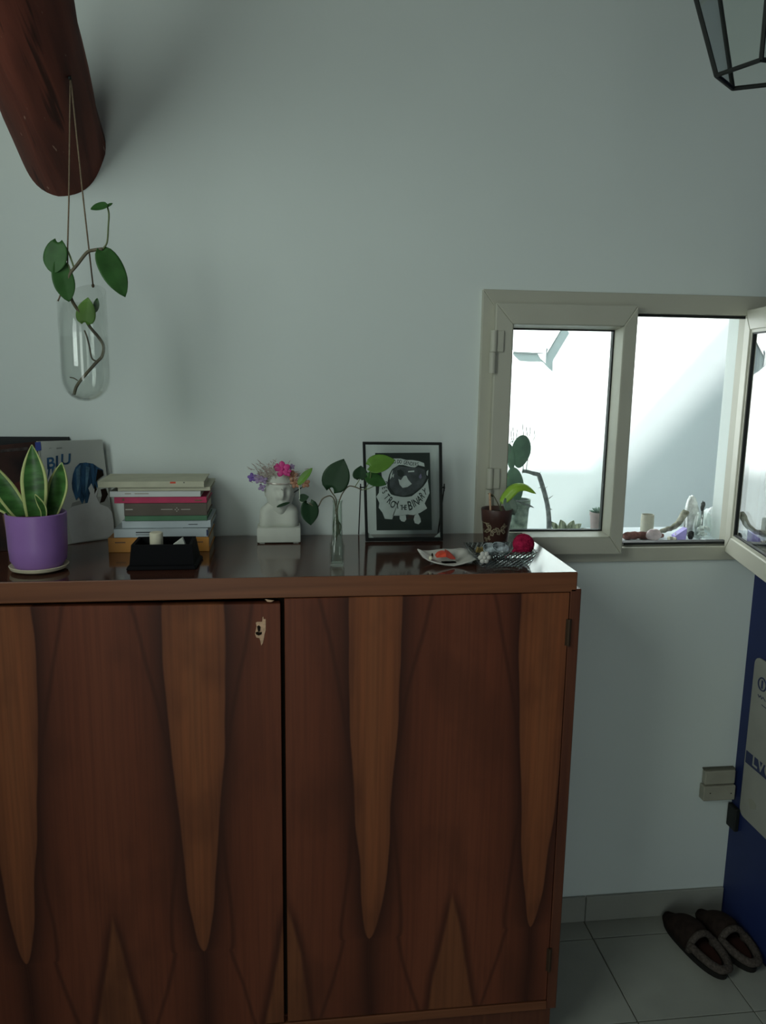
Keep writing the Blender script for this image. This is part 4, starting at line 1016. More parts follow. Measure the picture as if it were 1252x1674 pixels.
# ---------------------------------------------------------------- cut-glass tray and what lies in it
ty0 = -.362; tl_b, tr_b = onZ(786, 929, ZT), onZ(870, 928, ZT); tzr = onY(826, 903, -.368).z
rl, rr_ = onY(773, 900, -.366), onY(881, 902, -.370); yback = -.268
tray = empty('glass_tray', ((tl_b.x+tr_b.x)/2, -.32, ZT), label='rectangular cut-glass tray at the right front of the cabinet', cat='tray')
M['crystal'] = thin_glass('pressed_glass', (.80, .85, .84), 1.55, .05, 1.1); 
def cut_glass():
    m = bpy.data.materials.new('cut_glass_pattern'); m.use_nodes = True; nt = m.node_tree; nt.nodes.clear(); n = N(nt)
    o = nt.nodes.new('ShaderNodeOutputMaterial'); tc = nt.nodes.new('ShaderNodeTexCoord'); sep = nt.nodes.new('ShaderNodeSeparateXYZ'); nt.links.new(tc.outputs['Object'], sep.inputs[0])
    d = n.m('ADD', n.m('SUBTRACT', sep.outputs[0], sep.outputs[2]), sep.outputs[1])
    w = n.m('PINGPONG', n.m('MULTIPLY', d, 190), 1.0)
    bp = nt.nodes.new('ShaderNodeBump'); inp(bp, 'Strength', 1.0); inp(bp, 'Distance', .006); nt.links.new(w, bp.inputs['Height'])
    tr = nt.nodes.new('ShaderNodeBsdfTransparent'); nt.links.new(n.ramp(w, [(.15, (.30, .33, .34)), (.6, (.86, .90, .90))]), tr.inputs[0])
    gl = nt.nodes.new('ShaderNodeBsdfGlossy'); gl.inputs['Roughness'].default_value = .08; nt.links.new(bp.outputs[0], gl.inputs['Normal'])
    mx = nt.nodes.new('ShaderNodeMixShader'); nt.links.new(n.maprange(w, .3, .9, .10, .42), mx.inputs[0]); nt.links.new(tr.outputs[0], mx.inputs[1]); nt.links.new(gl.outputs[0], mx.inputs[2]); nt.links.new(mx.outputs[0], o.inputs[0])
    return m
M['crystal'] = cut_glass(); M['crystal2'] = clear_liquid('cut_glass', (.93, .96, .95), 1.5, .02)
b = B()
def rrect(x0, x1, y0, y1, z, n_=8, r=.006):
    out = []
    for cx, cy, a0 in ((x1-r, y1-r, 0), (x0+r, y1-r, 90), (x0+r, y0+r, 180), (x1-r, y0+r, 270)):
        for k in range(n_): a = R_(a0+90*k/(n_-1)); out.append((cx+r*math.cos(a), cy+r*math.sin(a), z))
    return out
bx0, bx1, by0, by1 = tl_b.x+.003, tr_b.x-.003, -.358, -.282
rx0, rx1, ry0, ry1 = rl.x, rr_.x, -.370, yback
RS = [rrect(bx0, bx1, by0, by1, ZT+.0008), rrect(rx0, rx1, ry0, ry1, tzr), rrect(rx0+.004, rx1-.004, ry0+.004, ry1-.004, tzr), rrect(bx0+.003, bx1-.003, by0+.003, by1-.003, ZT+.0055)]
vv = [[b.verts.new(p) for p in r] for r in RS]
for A_, C_ in zip(vv, vv[1:]):
    for k in range(len(A_)): b.faces.new((A_[k], A_[(k+1) % len(A_)], C_[(k+1) % len(A_)], C_[k]))
b.faces.new(vv[0][::-1]); b.faces.new(vv[-1])
obj('body', b, M['crystal'], tray)
# diagonal cut ribs and the row of beads round the foot
bR = B(); bD = B()
def side_pts(fr, t):
    out = []
    for (a, c) in fr: out.append(a+(c-a)*t)
    return out
sides = [((bx0+.006, by0), (bx1-.006, by0), (rx0+.008, ry0), (rx1-.008, ry0), 22), ((bx1, by0+.006), (bx1, by1-.006), (rx1, ry0+.008), (rx1, ry1-.008), 14), ((bx0, by1-.006), (bx0, by0+.006), (rx0, ry1-.008), (rx0, ry0+.008), 14), ((bx1-.006, by1), (bx0+.006, by1), (rx1-.008, ry1), (rx0+.008, ry1), 22)]
cen_ = V((bx0+bx1)/2, (by0+by1)/2, 0)
for a, c, d, e, n_ in sides:
    nrm_ = V((a[0]+c[0])/2, (a[1]+c[1])/2, 0)-cen_; nrm_.normalize()
    for k in range(n_):
        t = (k+.5)/n_; t2 = min(1, t+.9/n_)
        lo_ = V(a[0]+(c[0]-a[0])*t, a[1]+(c[1]-a[1])*t, ZT+.009); hi_ = V(d[0]+(e[0]-d[0])*t2, d[1]+(e[1]-d[1])*t2, tzr-.002)
        f0_ = .22; lo_ = lo_+(hi_-lo_)*f0_*.4; hi_ = lo_+(hi_-lo_)*.86
        tube(bR, [lo_+nrm_*.0004, (lo_+hi_)/2+nrm_*.0009, hi_+nrm_*.0004], [.0006, .0014, .0006], 5)
        blob(bD, V(a[0]+(c[0]-a[0])*t, a[1]+(c[1]-a[1])*t, ZT+.0042)+nrm_*.0006, (.0019, .0019, .0022), 6, 4)
obj('cut_ribs', bR, M['crystal2'], tray, kind='stuff'); obj('foot_beads', bD, M['crystal2'], tray, kind='stuff')
zfl = ZT+.0065
# crimson yarn ball: a core and windings
yc = onY(856, 890, -.318); yr = 18.0*(-.318-EYE.y)/FPX*1.04; yc = V(yc.x-.0005, -.318, max(yc.z, zfl+yr))
yb_ = empty('yarn_ball', (yc.x, yc.y, yc.z-yr), label='crimson ball of yarn sitting in the cut-glass tray', cat='yarn ball')
b = B(); blob(b, yc, (yr*.95, yr*.95, yr*.93), 28, 20, noise=.012, seed=9); obj('core', b, M['yarn'], yb_, smooth=True)
b = B(); rnd = random.Random(21)
for k in range(26):
    axv = Vector((rnd.gauss(0, 1), rnd.gauss(0, 1), rnd.gauss(0, 1))).normalized(); u_ = axv.orthogonal().normalized(); w_ = axv.cross(u_); offs = rnd.uniform(-.55, .55)
    rr2 = math.sqrt(1-offs*offs)
    tube(b, [yc+(axv*offs+(u_*math.cos(a)+w_*math.sin(a))*rr2)*yr*.965 for a in [2*math.pi*i/20 for i in range(21)]], .0009, 5)
obj('strand', b, M['yarn'], yb_, kind='stuff', smooth=True)
b = B(); tube(b, spline([yc+V(-yr*.8, -.004, -yr*.4), V(yc.x-.030, -.325, zfl+.012), V(yc.x-.042, -.322, zfl+.006)], 6), .0035, 7); obj('loose_end', b, M['yarn'], yb_, smooth=True)
# black and white woven bracelets, white flower bead, gold bit
M['woven'] = mat('black_white_weave', (.42, .48, .50), .5, .4, var=.95, scale=75, col2=(.012, .016, .018))
M['silverrim'] = mat('pale_steel_edge', (.45, .52, .53), .35, .5, metal=.4)
def bracelet(px, py, rx, rz, tilt, Y, label):
    c = onY(px, py, Y); s = (Y-EYE.y)/FPX*1.03; rot = Matrix.Rotation(tilt, 3, 'Y') @ Matrix.Rotation(R_(52), 3, 'X')
    r = empty('badge', c, label=label, cat='badge')
    b = B(); b2 = B(); lathe(b2, (0, 0, 0), [(0, -.002), (.9, -.002), (1, 0), (.93, .0026), (.0, .0042)], 28)
    b2.transform(Matrix.Diagonal((rx*s, rz*s*1.35, 1, 1)).to_4x4()); b2.transform(rot.to_4x4()); b2.transform(Matrix.Translation(c)); merge(b, b2)
    auto(obj('face', b, M['woven'], r))
    b = B(); tube(b, [c+rot @ V(rx*s*1.0*math.cos(a), rz*s*1.35*math.sin(a), .0005) for a in [2*math.pi*k/28 for k in range(29)]], .0011, 6); obj('rim', b, M['silverrim'], r, smooth=True)
bracelet(818, 895.5, 15, 7.0, R_(14), -.332, 'oval black and white badge with a bright rim leaning in the tray')
bracelet(800, 896.5, 11.5, 7.0, R_(4), -.318, 'darker round black and white badge behind the oval one in the tray')
b = B(); c = onY(791.5, 911, -.372); s = (-.372-EYE.y)/FPX
for k in range(6):
    a = 2*math.pi*k/6; d = V(math.cos(a), -.25, math.sin(a)); rot = Matrix.Rotation(-a, 3, 'Y'); blob(b, c+d*s*6.2, (s*5.6, s*3.2, s*4.6), 10, 8, rot=rot, noise=.05, seed=k)
blob(b, c+V(0, -.003, 0), (s*4, s*4, s*4), 10, 8)
tag(obj('ceramic_flower', b, M['ceramic'], smooth=True), 'small white ceramic flower hung on the left rim of the tray', 'ornament')
b = B(); c = onY(821, 905, -.352); prism(b, [onY(816, 909, -.354), onY(817, 903.5, -.352), onY(823, 902, -.352), onY(824, 906, -.353), onY(821, 910, -.354)], (0, .006, 0)); bmesh.ops.bevel(b, geom=b.edges[:], offset=.0006, segments=1, affect='EDGES')
tag(obj('paper_scrap', b, M['bk_white']), 'tiny white folded scrap at the front of the tray', 'paper')
M['gold'] = mat('dull_gold', (.30, .21, .06), .4, .5, metal=.5, var=.3, scale=100)
b = B(); prism(b, [onY(778, 903, -.325), onY(781, 894.5, -.322), onY(787, 898, -.322), onY(789, 894, -.322), onY(791, 902, -.323), onY(788, 906, -.325)], (0, .01, 0)); bmesh.ops.bevel(b, geom=b.edges[:], offset=.0008, segments=1, affect='EDGES')
tag(obj('brooch', b, M['gold']), 'dull gold spiky brooch behind the white ceramic flower', 'brooch')

# ---------------------------------------------------------------- brown pot with butterflies
YP = -.115; pp = onY(810, 884, YP); ppc = V(pp.x, YP, ZT); sP = (YP-EYE.y)/FPX*1.03
bp_ = empty('potted_plant', ppc, label='brown pot with pale butterflies and a bright green pothos leaf, before the window', cat='potted plant')
M['potbrown'] = mat('dark_brown_glaze', (.075, .034, .026), .42, .4, var=.2, scale=20); M['butter'] = mat('pale_butterfly_print', (.34, .29, .19), .6, .3, var=.25, scale=90)
zt_ = onY(810, 834, YP-.026).z-ZT; rt, rb = 26*sP, 20*sP
b = B(); lathe(b, ppc, [(0, .0005), (rb*.92, .0005), (rb, .003), (rt*.90, zt_*.62), (rt*.93, zt_*.64), (rt*1.0, zt_*.98), (rt*.98, zt_), (rt*.93, zt_*.98), (rt*.88, zt_*.86), (0, zt_*.86)], 44); auto(obj('pot', b, M['potbrown'], bp_, smooth=True), 40)
b = B(); blob(b, ppc+V(0, 0, zt_*.86), (rt*.88, rt*.88, .004), 20, 6, noise=.1, seed=8); obj('soil', b, M['soil'], bp_, smooth=True)
# butterflies wrapped on the pot
def potpt(px, py, lift=.0006):
    """first hit of the pixel ray with the pot's cone"""
    d = ray(px, py); t = (YP-rt-EYE.y)/d.y; best = None
    for k in range(240):
        p = EYE+d*(t+k*.0005); h = (p.z-ZT)/(zt_*.62); rad = rb+(rt*.90-rb)*min(max(h, 0), 1)+lift
        if (p.x-ppc.x)**2+(p.y-ppc.y)**2 <= rad*rad: best = p; break
    return best
def butterfly(cx, cy, s, ang):
    b = B()
    wings = [[(0, 0), (-2, -5), (-6, -7), (-8, -4), (-6, -1)], [(0, 0), (-6, 0), (-7, 4), (-3, 6)], [(0, 0), (2, -5), (6, -7), (8, -4), (6, -1)], [(0, 0), (6, 0), (7, 4), (3, 6)]]
    ca, sa = math.cos(ang), math.sin(ang)
    for w_ in wings:
        n_ = len(w_); mx_ = sum(p[0] for p in w_)/n_; my_ = sum(p[1] for p in w_)/n_
        O, I = [], []
        for k_, L_ in ((1.0, O), (.52, I)):
            for x_, y_ in w_:
                x2, y2 = (mx_+(x_-mx_)*k_)*s, (my_+(y_-my_)*k_)*s
                p = potpt(cx+x2*ca-y2*sa, cy+x2*sa+y2*ca)
                if p is None: L_.clear(); break
                L_.append(p)
        if len(O) != n_ or len(I) != n_: continue
        vo = [b.verts.new(p) for p in O]; vi = [b.verts.new(p) for p in I]
        for k in range(n_): b.faces.new((vo[k], vo[(k+1) % n_], vi[(k+1) % n_], vi[k]))
        dt = [b.verts.new(sum(I, Vector())/n_ + (q_-sum(I, Vector())/n_)*.35) for q_ in I]; b.faces.new(dt)
    if len(b.faces): obj('butterfly', b, M['butter'], bp_)
butterfly(802, 868, 1.15, R_(35)); butterfly(818, 868, 1.05, R_(-15)); butterfly(794, 856, .80, R_(10)); butterfly(797, 881, .6, R_(-20)); butterfly(825, 860, .45, R_(40)); butterfly(790, 868, .45, R_(60))
Pp = lambda px, py, dy=0: onY(px, py, YP+dy)
b = B(); tube(b, [ppc+V(-rt*.42, -.005, zt_*.8), onY(800.5, 806, YP-.005)], .0026, 8); obj('stick', b, M['rawwood'], bp_, label='pale wooden stick')
b = B(); tube(b, spline([ppc+V(rt*.35, 0, zt_*.84), Pp(815, 826), Pp(811, 818), Pp(806, 810), Pp(800, 807)], 5), [.0014]*21, 6); obj('stem', b, M['root'], bp_, smooth=True)
b = B(); tube(b, spline([ppc+V(rt*.38, 0, zt_*.84), Pp(818, 828), Pp(819, 822), Pp(823, 818)], 5), .0014, 6); obj('stem', b, M['stem'], bp_, smooth=True)
b = B(); leaf(b, Pp(806, 812), Pp(797, 806.5), .005, (0, -.7, .7), 0, 0, .2); solid(obj('leaf', b, M['leaf3'], bp_), .0006)
M['bright'] = mat('bright_green_leaf', (.30, .52, .05), .4, .4, var=.12, scale=30); nb = M['bright'].node_tree; pbs = nb.nodes['Principled BSDF']  # bright green base colour of the arching leaf
pbs.inputs['Transmission Weight'].default_value = 0.0
def arch_leaf(pts, wid, face, m, parent):
    P_ = spline(pts, 6); n_ = len(P_); b = B(); rows = []
    for i, p in enumerate(P_):
        t = i/(n_-1); tg = (P_[min(i+1, n_-1)]-P_[max(i-1, 0)]).normalized(); sd = tg.cross(Vector(face)).normalized(); nn = sd.cross(tg)
        w = wid/2*(t**.4*(1-t)**.75)/.56+.0004
        rows.append([b.verts.new(p+sd*s*w-nn*abs(s)*w*.35) for s in (-1, -.6, -.25, 0, .25, .6, 1)])
    for r0, r1 in zip(rows, rows[1:]):
        for j in range(6): b.faces.new((r0[j], r0[j+1], r1[j+1], r1[j]))
    o = obj('leaf', b, m, parent, smooth=True); solid(o, .0006); return o
arch_leaf([Pp(818, 823, .0), Pp(830, 808, -.004), Pp(842, 797, -.006), Pp(858, 796, -.006), Pp(876, 807, -.004)], .032, (-.30, -.75, .6), M['bright'], bp_)
b = B(); leaf(b, Pp(829, 815, -.004), Pp(841, 842, -.008), .032, (-.2, -.9, .25), .1, 0, .15, pw=(.45, .6)); solid(obj('leaf', b, mat('grey_green_leaf', (.16, .22, .17), .45, .4, var=.2, scale=30), bp_), .0006)

# ---------------------------------------------------------------- hanging glass vase with pothos
YH = -.285; nail = onY(115, 123, YH)
hv_c = onY(139.5, 600, YH)
hang = empty('hanging_glass_vase', (hv_c.x, YH, onY(140, 655, YH).z), label='clear glass tube vase hanging on two cords from the roof beam', cat='vase')
sH = (YH-EYE.y)/FPX*1.03; rV = 35.5*sH; zb0 = onY(140, 656, YH).z; zrim_f = onY(140, 497, YH).z; zrim_b = onY(150, 462, YH).z
b = B(); NV = 48; prof = [(0.02, 0), (.35, .0022), (.62, .0090), (.84, .020), (.96, .034), (1.0, .050), (1.0, .070), (.99, .10), (.985, .13)]
rings = []
def rim_z(a):                                         # the mouth is cut on a slant: high at the back right, low in front
    return zrim_f + (zrim_b-zrim_f)*(.5+.5*math.sin(a+.25))**1.6
for rr2, h in prof: rings.append([b.verts.new((hv_c.x+rV*rr2*math.cos(2*math.pi*k/NV), YH+rV*rr2*math.sin(2*math.pi*k/NV), zb0+h)) for k in range(NV)])
rings.append([b.verts.new((hv_c.x+rV*.985*math.cos(2*math.pi*k/NV), YH+rV*.985*math.sin(2*math.pi*k/NV), rim_z(2*math.pi*k/NV))) for k in range(NV)])
for A_, C_ in zip(rings, rings[1:]):
    for k in range(NV): b.faces.new((A_[k], A_[(k+1) % NV], C_[(k+1) % NV], C_[k]))
b.faces.new(rings[0][::-1])
M['hglass'] = thin_glass('thin_blown_glass', (.955, .965, .955), 1.5, .01, .8)
ho = obj('glass_body', b, M['hglass'], hang, smooth=True); solid(ho, .0022); ho.modifiers[0].offset = -1
zw = onY(140, 551, YH).z; b = B()
pw_ = [(.0, .0035)] + [(rr2*.955, h+.003) for rr2, h in prof[1:-2]] + [(.955, zw-zb0), (0, zw-zb0-.0006)]
lathe(b, (hv_c.x, YH, zb0), [(r_*rV, h) for r_, h in pw_], 40); auto(obj('water', b, M['water'], hang, smooth=True), 50)
# nail in the beam and the two cords
b = B(); nz_ = nail
dn = ray(115, 123); tt_ = 0
# find the beam surface along the sight line to put the nail on it
hit = None
for k in range(1200):
    p = EYE+dn*(.9+k*.001); s_ = (p-bc).dot(ax); rd = (p-bc-ax*s_).length
    if rd <= br_*.985: hit = p; break
nail = hit if hit else nail
tube(b, [nail+V(0, -.006, -.006), nail+V(0, .012, .012)], .0015, 8); blob(b, nail+V(0, -.0065, -.0065), (.0032, .0032, .0032), 10, 6); obj('nail', b, M['metalblack'], hang)
kl = onY(111, 497, YH); kr = onY(152, 466, YH+.012)
kl = V(hv_c.x-rV*.96, YH, rim_z(math.pi)-.004); kr = V(onY(152, 467, YH+.025).x, YH+.025, onY(152, 467, YH+.025).z)
cord_l = [nail, onY(112.5, 330, (nail.y+YH)/2-.01), onY(110.5, 400, YH-.012), onY(110.5, 452, YH-.006), kl]
b = B(); tube(b, cord_l, .0015, 7); obj('cord', b, M['cord'], hang, smooth=True)
b = B(); tube(b, [nail, onY(136, 325, (nail.y+YH)/2+.006), kr], .0015, 7); blob(b, kr, (.003, .003, .004), 8, 6); obj('cord', b, M['cord'], hang, smooth=True)
hp = empty('pothos_cutting', (hv_c.x, YH, zb0+.02), label='pothos cutting trailing out of the hanging glass vase', cat='plant')
Hh = lambda px, py, dy=0: onY(px, py, YH+dy)
st2 = [[Hh(121, 645, 0), Hh(126, 630), Hh(140, 612), Hh(158, 592), Hh(167, 582, .0), Hh(169, 565, .0), Hh(160, 550, -.004), Hh(148, 536, -.012), Hh(138, 520, -.02), Hh(126, 505, -.026), Hh(116, 487, -.030), Hh(112, 462, -.034), Hh(115, 447, -.035), Hh(126, 433, -.035), Hh(142, 413, -.035), Hh(153, 409, -.035), Hh(168, 407, -.035)],
       [Hh(168, 407, -.035), Hh(175, 396, -.035), Hh(177, 370, -.035), Hh(178, 350, -.035), Hh(175, 336, -.036)],
       [Hh(121, 438, -.035), Hh(114, 418, -.036), Hh(107, 404, -.037), Hh(98, 399, -.038)],
       [Hh(115, 450, -.035), Hh(113, 436, -.036), Hh(108, 430, -.037), Hh(96, 428, -.038)],
       [Hh(158, 591, 0), Hh(150, 585, -.004), Hh(146, 566, -.006), Hh(142, 550, -.006), Hh(138, 540, -.008)], [Hh(127, 622, 0), Hh(120, 618, 0), Hh(114, 617, 0)]]
for i, st in enumerate(st2):
    b = B(); tube(b, spline(st, 6), [.0032, .0016, .0017, .0013, .0016, .0011][i] if i else [.0031]*97, 8) if i else tube(b, spline(st, 6), .0031, 8)
    obj('stem', b, M['root'] if i in (0, 4, 5) else M['stem'], hp, smooth=True)
lf(Hh(95, 396, -.038), Hh(86, 447, -.042), 34, (-.1, -1, .15), M['leaf'], .1, parent=hp, Yd=YH, pw=(.45, .5), cup=.08)
lf(Hh(96, 428, -.038), Hh(113, 494, -.04), 30, (.25, -1, .15), M['leaf'], .05, parent=hp, Yd=YH, pw=(.5, .6))
lf(Hh(166, 407, -.035), Hh(205, 486, -.045), 36, (.35, -1, .25), M['leaf'], .04, parent=hp, Yd=YH, pw=(.42, .62))
lf(Hh(139, 527, -.024), Hh(144, 486, -.026), 28, (.1, -1, .2), M['leaf2'], .10, parent=hp, Yd=YH, pw=(.35, .75))
lf(Hh(155, 511, -.01), Hh(159, 487, -.01), 9, (.5, -.8, .2), M['leaf'], 0, parent=hp, Yd=YH, pw=(.5, .6))
lf(Hh(177, 335, -.036), Hh(149, 345, -.040), 15, (.1, -.75, .65), M['leaf'], 0, -.12, parent=hp, Yd=YH, pw=(.4, .6), cup=.3)
lf(Hh(174, 338, -.036), Hh(184, 332, -.032), 6, (.1, -.6, .8), M['leaf'], 0, parent=hp, Yd=YH, pw=(.4, .6))

# ---------------------------------------------------------------- glass lantern at the top right
d_ = ray(1242, 122); LT = EYE + d_*1.12
lan = empty('lantern', LT, label='hanging pentagonal glass lantern with thin black metal edges', cat='lantern')
Lr = .052*1.12*1.02; fx = V(d_.x, d_.y, 0).normalized(); rx_ = V(fx.y, -fx.x, 0)
def pent(r, z, k): a = R_(-90+72*k); return LT + rx_*(r*math.cos(a)) + fx*(r*math.sin(a)) + V(0, 0, z)
lev = [(Lr, 0), (Lr+.060, .165), (.020, .290)]
edges_ = []
for k in range(5):
    edges_.append((pent(*lev[0], k), pent(*lev[0], (k+1) % 5))); edges_.append((pent(*lev[0], k), pent(*lev[1], k)))
    edges_.append((pent(*lev[1], k), pent(*lev[1], (k+1) % 5))); edges_.append((pent(*lev[1], k), pent(*lev[2], k)))
for a, c in edges_:
    b = B(); tube(b, [a, c], .0033, 8); obj('edge_bar', b, M['metalblack'], lan)
M['lglass'] = thin_glass('lantern_glass', (.975, .99, .98), 1.5, .02, .6)
for k in range(5):
    for L0, L1 in ((lev[0], lev[1]), (lev[1], lev[2])):
        qd = [pent(*L0, k), pent(*L0, (k+1) % 5), pent(*L1, (k+1) % 5), pent(*L1, k)]
        nn = (qd[1]-qd[0]).cross(qd[3]-qd[0]).normalized(); b = B(); prism(b, qd, nn*.0018); obj('pane', b, M['lglass'], lan)
b = B(); lathe(b, LT+V(0, 0, .286), [(0, 0), (.024, 0), (.022, .006), (.008, .012), (0, .012)], 20); obj('cap', b, M['metalblack'], lan)
b = B(); ztop = ZC-LT.z-.298; nl_ = int(ztop/.022)
for k in range(nl_+1):
    c = LT+V(0, 0, .302+k*ztop/nl_-.004); uu_ = rx_ if k % 2 else fx
    tube(b, [c+uu_*(.0055*math.cos(a))+V(0, 0, .0135*math.sin(a)) for a in [2*math.pi*i/12 for i in range(13)]], .0013, 5)
obj('chain', b, M['metalblack'], lan)
b = B(); lathe(b, (LT.x, LT.y, ZC), [(0, -.0215), (.02, -.018), (.045, -.001), (0, -.001)], 20); obj('ceiling_rose', b, M['metalblack'], lan)

# ---------------------------------------------------------------- socket, poster, slippers
M['socketm'] = mat('yellowed_plastic', (.34, .33, .265), .5, .3, var=.08, scale=20)
so1, so2 = onY(1154, 1262, -.02), onY(1199, 1306, -.02); sm = onY(1175, 1283, -.02)
sk2 = empty('wall_socket', ((so1.x+so2.x)/2, 0, so2.z), label='yellowed plastic junction box low on the wall by the blue corner', cat='socket')
xr_ = min(so2.x, XR-.003)
b = B(); box(b, so1.x, xr_, -.020, 0, sm.z, so1.z, .003); obj('body', b, M['socketm'], sk2)
b = B(); box(b, so1.x-.004, xr_, -.026, 0, so2.z, sm.z-.0015, .0025); obj('lid', b, M['socketm'], sk2)
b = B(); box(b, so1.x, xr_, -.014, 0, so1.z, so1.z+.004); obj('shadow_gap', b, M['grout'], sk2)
b = B()
for px_ in (1161, 1195): p_ = onY(px_, 1297, -.0265); lathe(b, (0, 0, 0), [(0, 0), (.0022, 0), (.002, .0008), (0, .0008)], 10) if False else blob(b, p_, (.0018, .0008, .0018), 8, 6)
obj('screw', b, M['hole'], sk2)
pl = onX(1193, 1330, XR-.006); b = B()
box(b, XR-.014, XR, -.046, -.003, onX(1193, 1352, XR-.01).z, onX(1193, 1312, XR-.01).z, .003)
tag(obj('cable_clip', b, M['black']), 'small black fitting on the blue wall just below the junction box', 'fitting')
M['card'] = mat('white_card', (.33, .33, .29), .7, .2, var=.06, scale=9); M['cardmark'] = mat('grey_stain', (.32, .32, .26), .7, .2)
ps = empty('poster', (XR-.004, -.28, .338), label='white rounded-corner poster with dark blue print hanging on the blue wall', cat='poster')
PX = XR-.005
z0p, z1p, y1p, y0p = .338, .800, -.047, -.56
b = B(); pts = []
for cy2, cz2, a0 in ((y1p-.022, z1p-.022, 0), (y0p+.022, z1p-.022, 90), (y0p+.022, z0p+.022, 180), (y1p-.022, z0p+.022, 270)):
    for k in range(7): a = R_(a0+15*k); pts.append((PX, cy2+.022*math.cos(a), cz2+.022*math.sin(a)))
prism(b, pts, (.0035, 0, 0)); obj('card', b, M['card'], ps)
M['posterblue'] = mat('dark_blue_ink', (.03, .04, .10), .6, .3)
nP = V(-1, 0, 0)
def PP(px, py): return onX(px, py, PX-.0004)
a1, a2 = PP(1220, 1226), PP(1220, 1247)
b = B(); box(b, PX-.0006, PX, -.56, a1.y, a2.z, a1.z); obj('band', b, M['posterblue'], ps)
b = B(); b2 = text_bm('LVC', .05, 0); merge(b, b2, mat=basis((PX-.0008, a1.y-.075, a2.z+.008), V(0, -1, 0), V(0, 0, 1))); obj('band_lettering', b, M['card'], ps)
cc = PP(1246, 1119); b = B(); tube(b, [cc+V(0, .017*math.cos(a), .017*math.sin(a)) for a in [2*math.pi*k/24 for k in range(25)]], .0022, 5); tube(b, [cc+V(0, 0, .011), cc+V(0, 0, -.011)], .0030, 5); obj('round_emblem', b, M['posterblue'], ps)
b = B(); tube(b, [PP(*q) for q in ((1239, 1135), (1241, 1140), (1243, 1137), (1245, 1143), (1247, 1140), (1251, 1147))], .0011, 5); tube(b, [PP(*q) for q in ((1245, 1152), (1248, 1155), (1252, 1158))], .001, 5); obj('script_line', b, M['posterblue'], ps)
b = B(); prism(b, [PP(1223, 1305), PP(1229, 1306), PP(1236, 1316), PP(1235, 1324), PP(1225, 1322)], (-.0003, 0, 0)); obj('stain', b, M['cardmark'], ps)
# slippers
M['suede'] = mat('dark_brown_suede', (.030, .020, .016), .95, .1, var=.3, scale=40, bump=.3, bscale=120); M['fleece'] = mat('grey_brown_fleece', (.085, .070, .060), .95, .05, var=.3, scale=150, bump=.9, bscale=220)
M['lining'] = mat('dark_red_brown_insole', (.045, .020, .016), .95, .05); M['sole'] = mat('black_rubber_sole', (.012, .011, .010), .8, .2)
def slipper(hx, hy, tx, ty, w, label):
    h, t_ = V(hx, hy, 0), V(tx, ty, 0); ax_ = (t_-h); L_ = ax_.length; ax_.normalize(); sd = V(ax_.y, -ax_.x, 0)
    r = empty('slipper', h*.5+t_*.5, label=label, cat='slipper', group='pair of slippers by the blue wall')
    def outline(u): # half width along the length
        return w/2*(max(0, 1-abs(2*min(max(u, 0), 1)-1)**2.7)**.5)*(.90+.14*u)
    def ringat(z, sc, n_=36):
        out = []
        for k in range(n_):
            a = 2*math.pi*k/n_; u = .5-.5*math.cos(a); sg = 1 if math.sin(a) >= 0 else -1
            wv = outline(u)*sg if 0 < k < n_ and k != n_//2 else 0
            out.append(h+ax_*(L_*(.5+(u-.5)*sc))+sd*wv*sc+V(0, 0, z))
        return out
    b = B(); R1, R2 = ringat(.0, .97), ringat(.016, 1.0)
    v1 = [b.verts.new(p) for p in R1]; v2 = [b.verts.new(p) for p in R2]; n_ = len(v1)
    for k in range(n_): b.faces.new((v1[k], v1[(k+1) % n_], v2[(k+1) % n_], v2[k]))
    b.faces.new(v1[::-1]); b.faces.new(v2); auto(obj('sole', b, M['sole'], r))
    b = B(); R3 = ringat(.0165, .84); v3 = [b.verts.new(p) for p in R3]; R4 = ringat(.021, .80); v4 = [b.verts.new(p) for p in R4]
    for k in range(n_): b.faces.new((v3[k], v3[(k+1) % n_], v4[(k+1) % n_], v4[k]))
    b.faces.new(v4); obj('insole', b, M['lining'], r)
    # upper: a dome over the toe half
    b = B(); rows = []
    NU, NW = 16, 16
    for i in range(NU+1):
        u = .40+.595*i/NU; hgt = .070*(1-max(0, (u-.45)/.55)**2.4)*(.8+.2*min(1, (u-.4)/.1)); wv = outline(u)*.99
        row = []
        for j in range(NW+1):
            s = -1+2*j/NW; zz_ = .014+max(hgt-.014, .004)*math.sqrt(max(0, 1-abs(s)**2.6))
            row.append(b.verts.new(h+ax_*(L_*u)+sd*(s*wv)+V(0, 0, zz_)))
        rows.append(row)
    for r0, r1 in zip(rows, rows[1:]):
        for j in range(NW): b.faces.new((r0[j], r0[j+1], r1[j+1], r1[j]))
    o = obj('upper', b, M['suede'], r, smooth=True); solid(o, .004)
    # fleece collar round the opening
    col = []
    for k in range(19):
        a = math.pi*.5+math.pi*k/18; u = .40+.40*math.cos(a)*.96; wv = outline(max(u, .03))*.93*(1 if k < 9 else -1) if abs(k-9) > 0 else 0
        wv = outline(max(.02, u))*.93*(1 if k < 9 else -1 if k > 9 else 0)
        col.append(h+ax_*(L_*max(u, .015))+sd*wv+V(0, 0, .030+.014*max(0, u)))
    b = B(); tube(b, spline(col, 3), .011, 10); obj('fleece_collar', b, M['fleece'], r, smooth=True)
    top = [rows_pt for rows_pt in [h+ax_*(L_*.40)+sd*(outline(.4)*.95*math.cos(a))+V(0, 0, .016+.046*math.sin(a)) for a in [math.pi*k/14 for k in range(15)]]]
    b = B(); tube(b, top, .009, 10); obj('fleece_edge', b, M['fleece'], r, smooth=True)
    return r
slipper(1.119, -.262, 1.080, -.015, .083, 'dark brown slipper with fleece collar, the left one on the tiles')
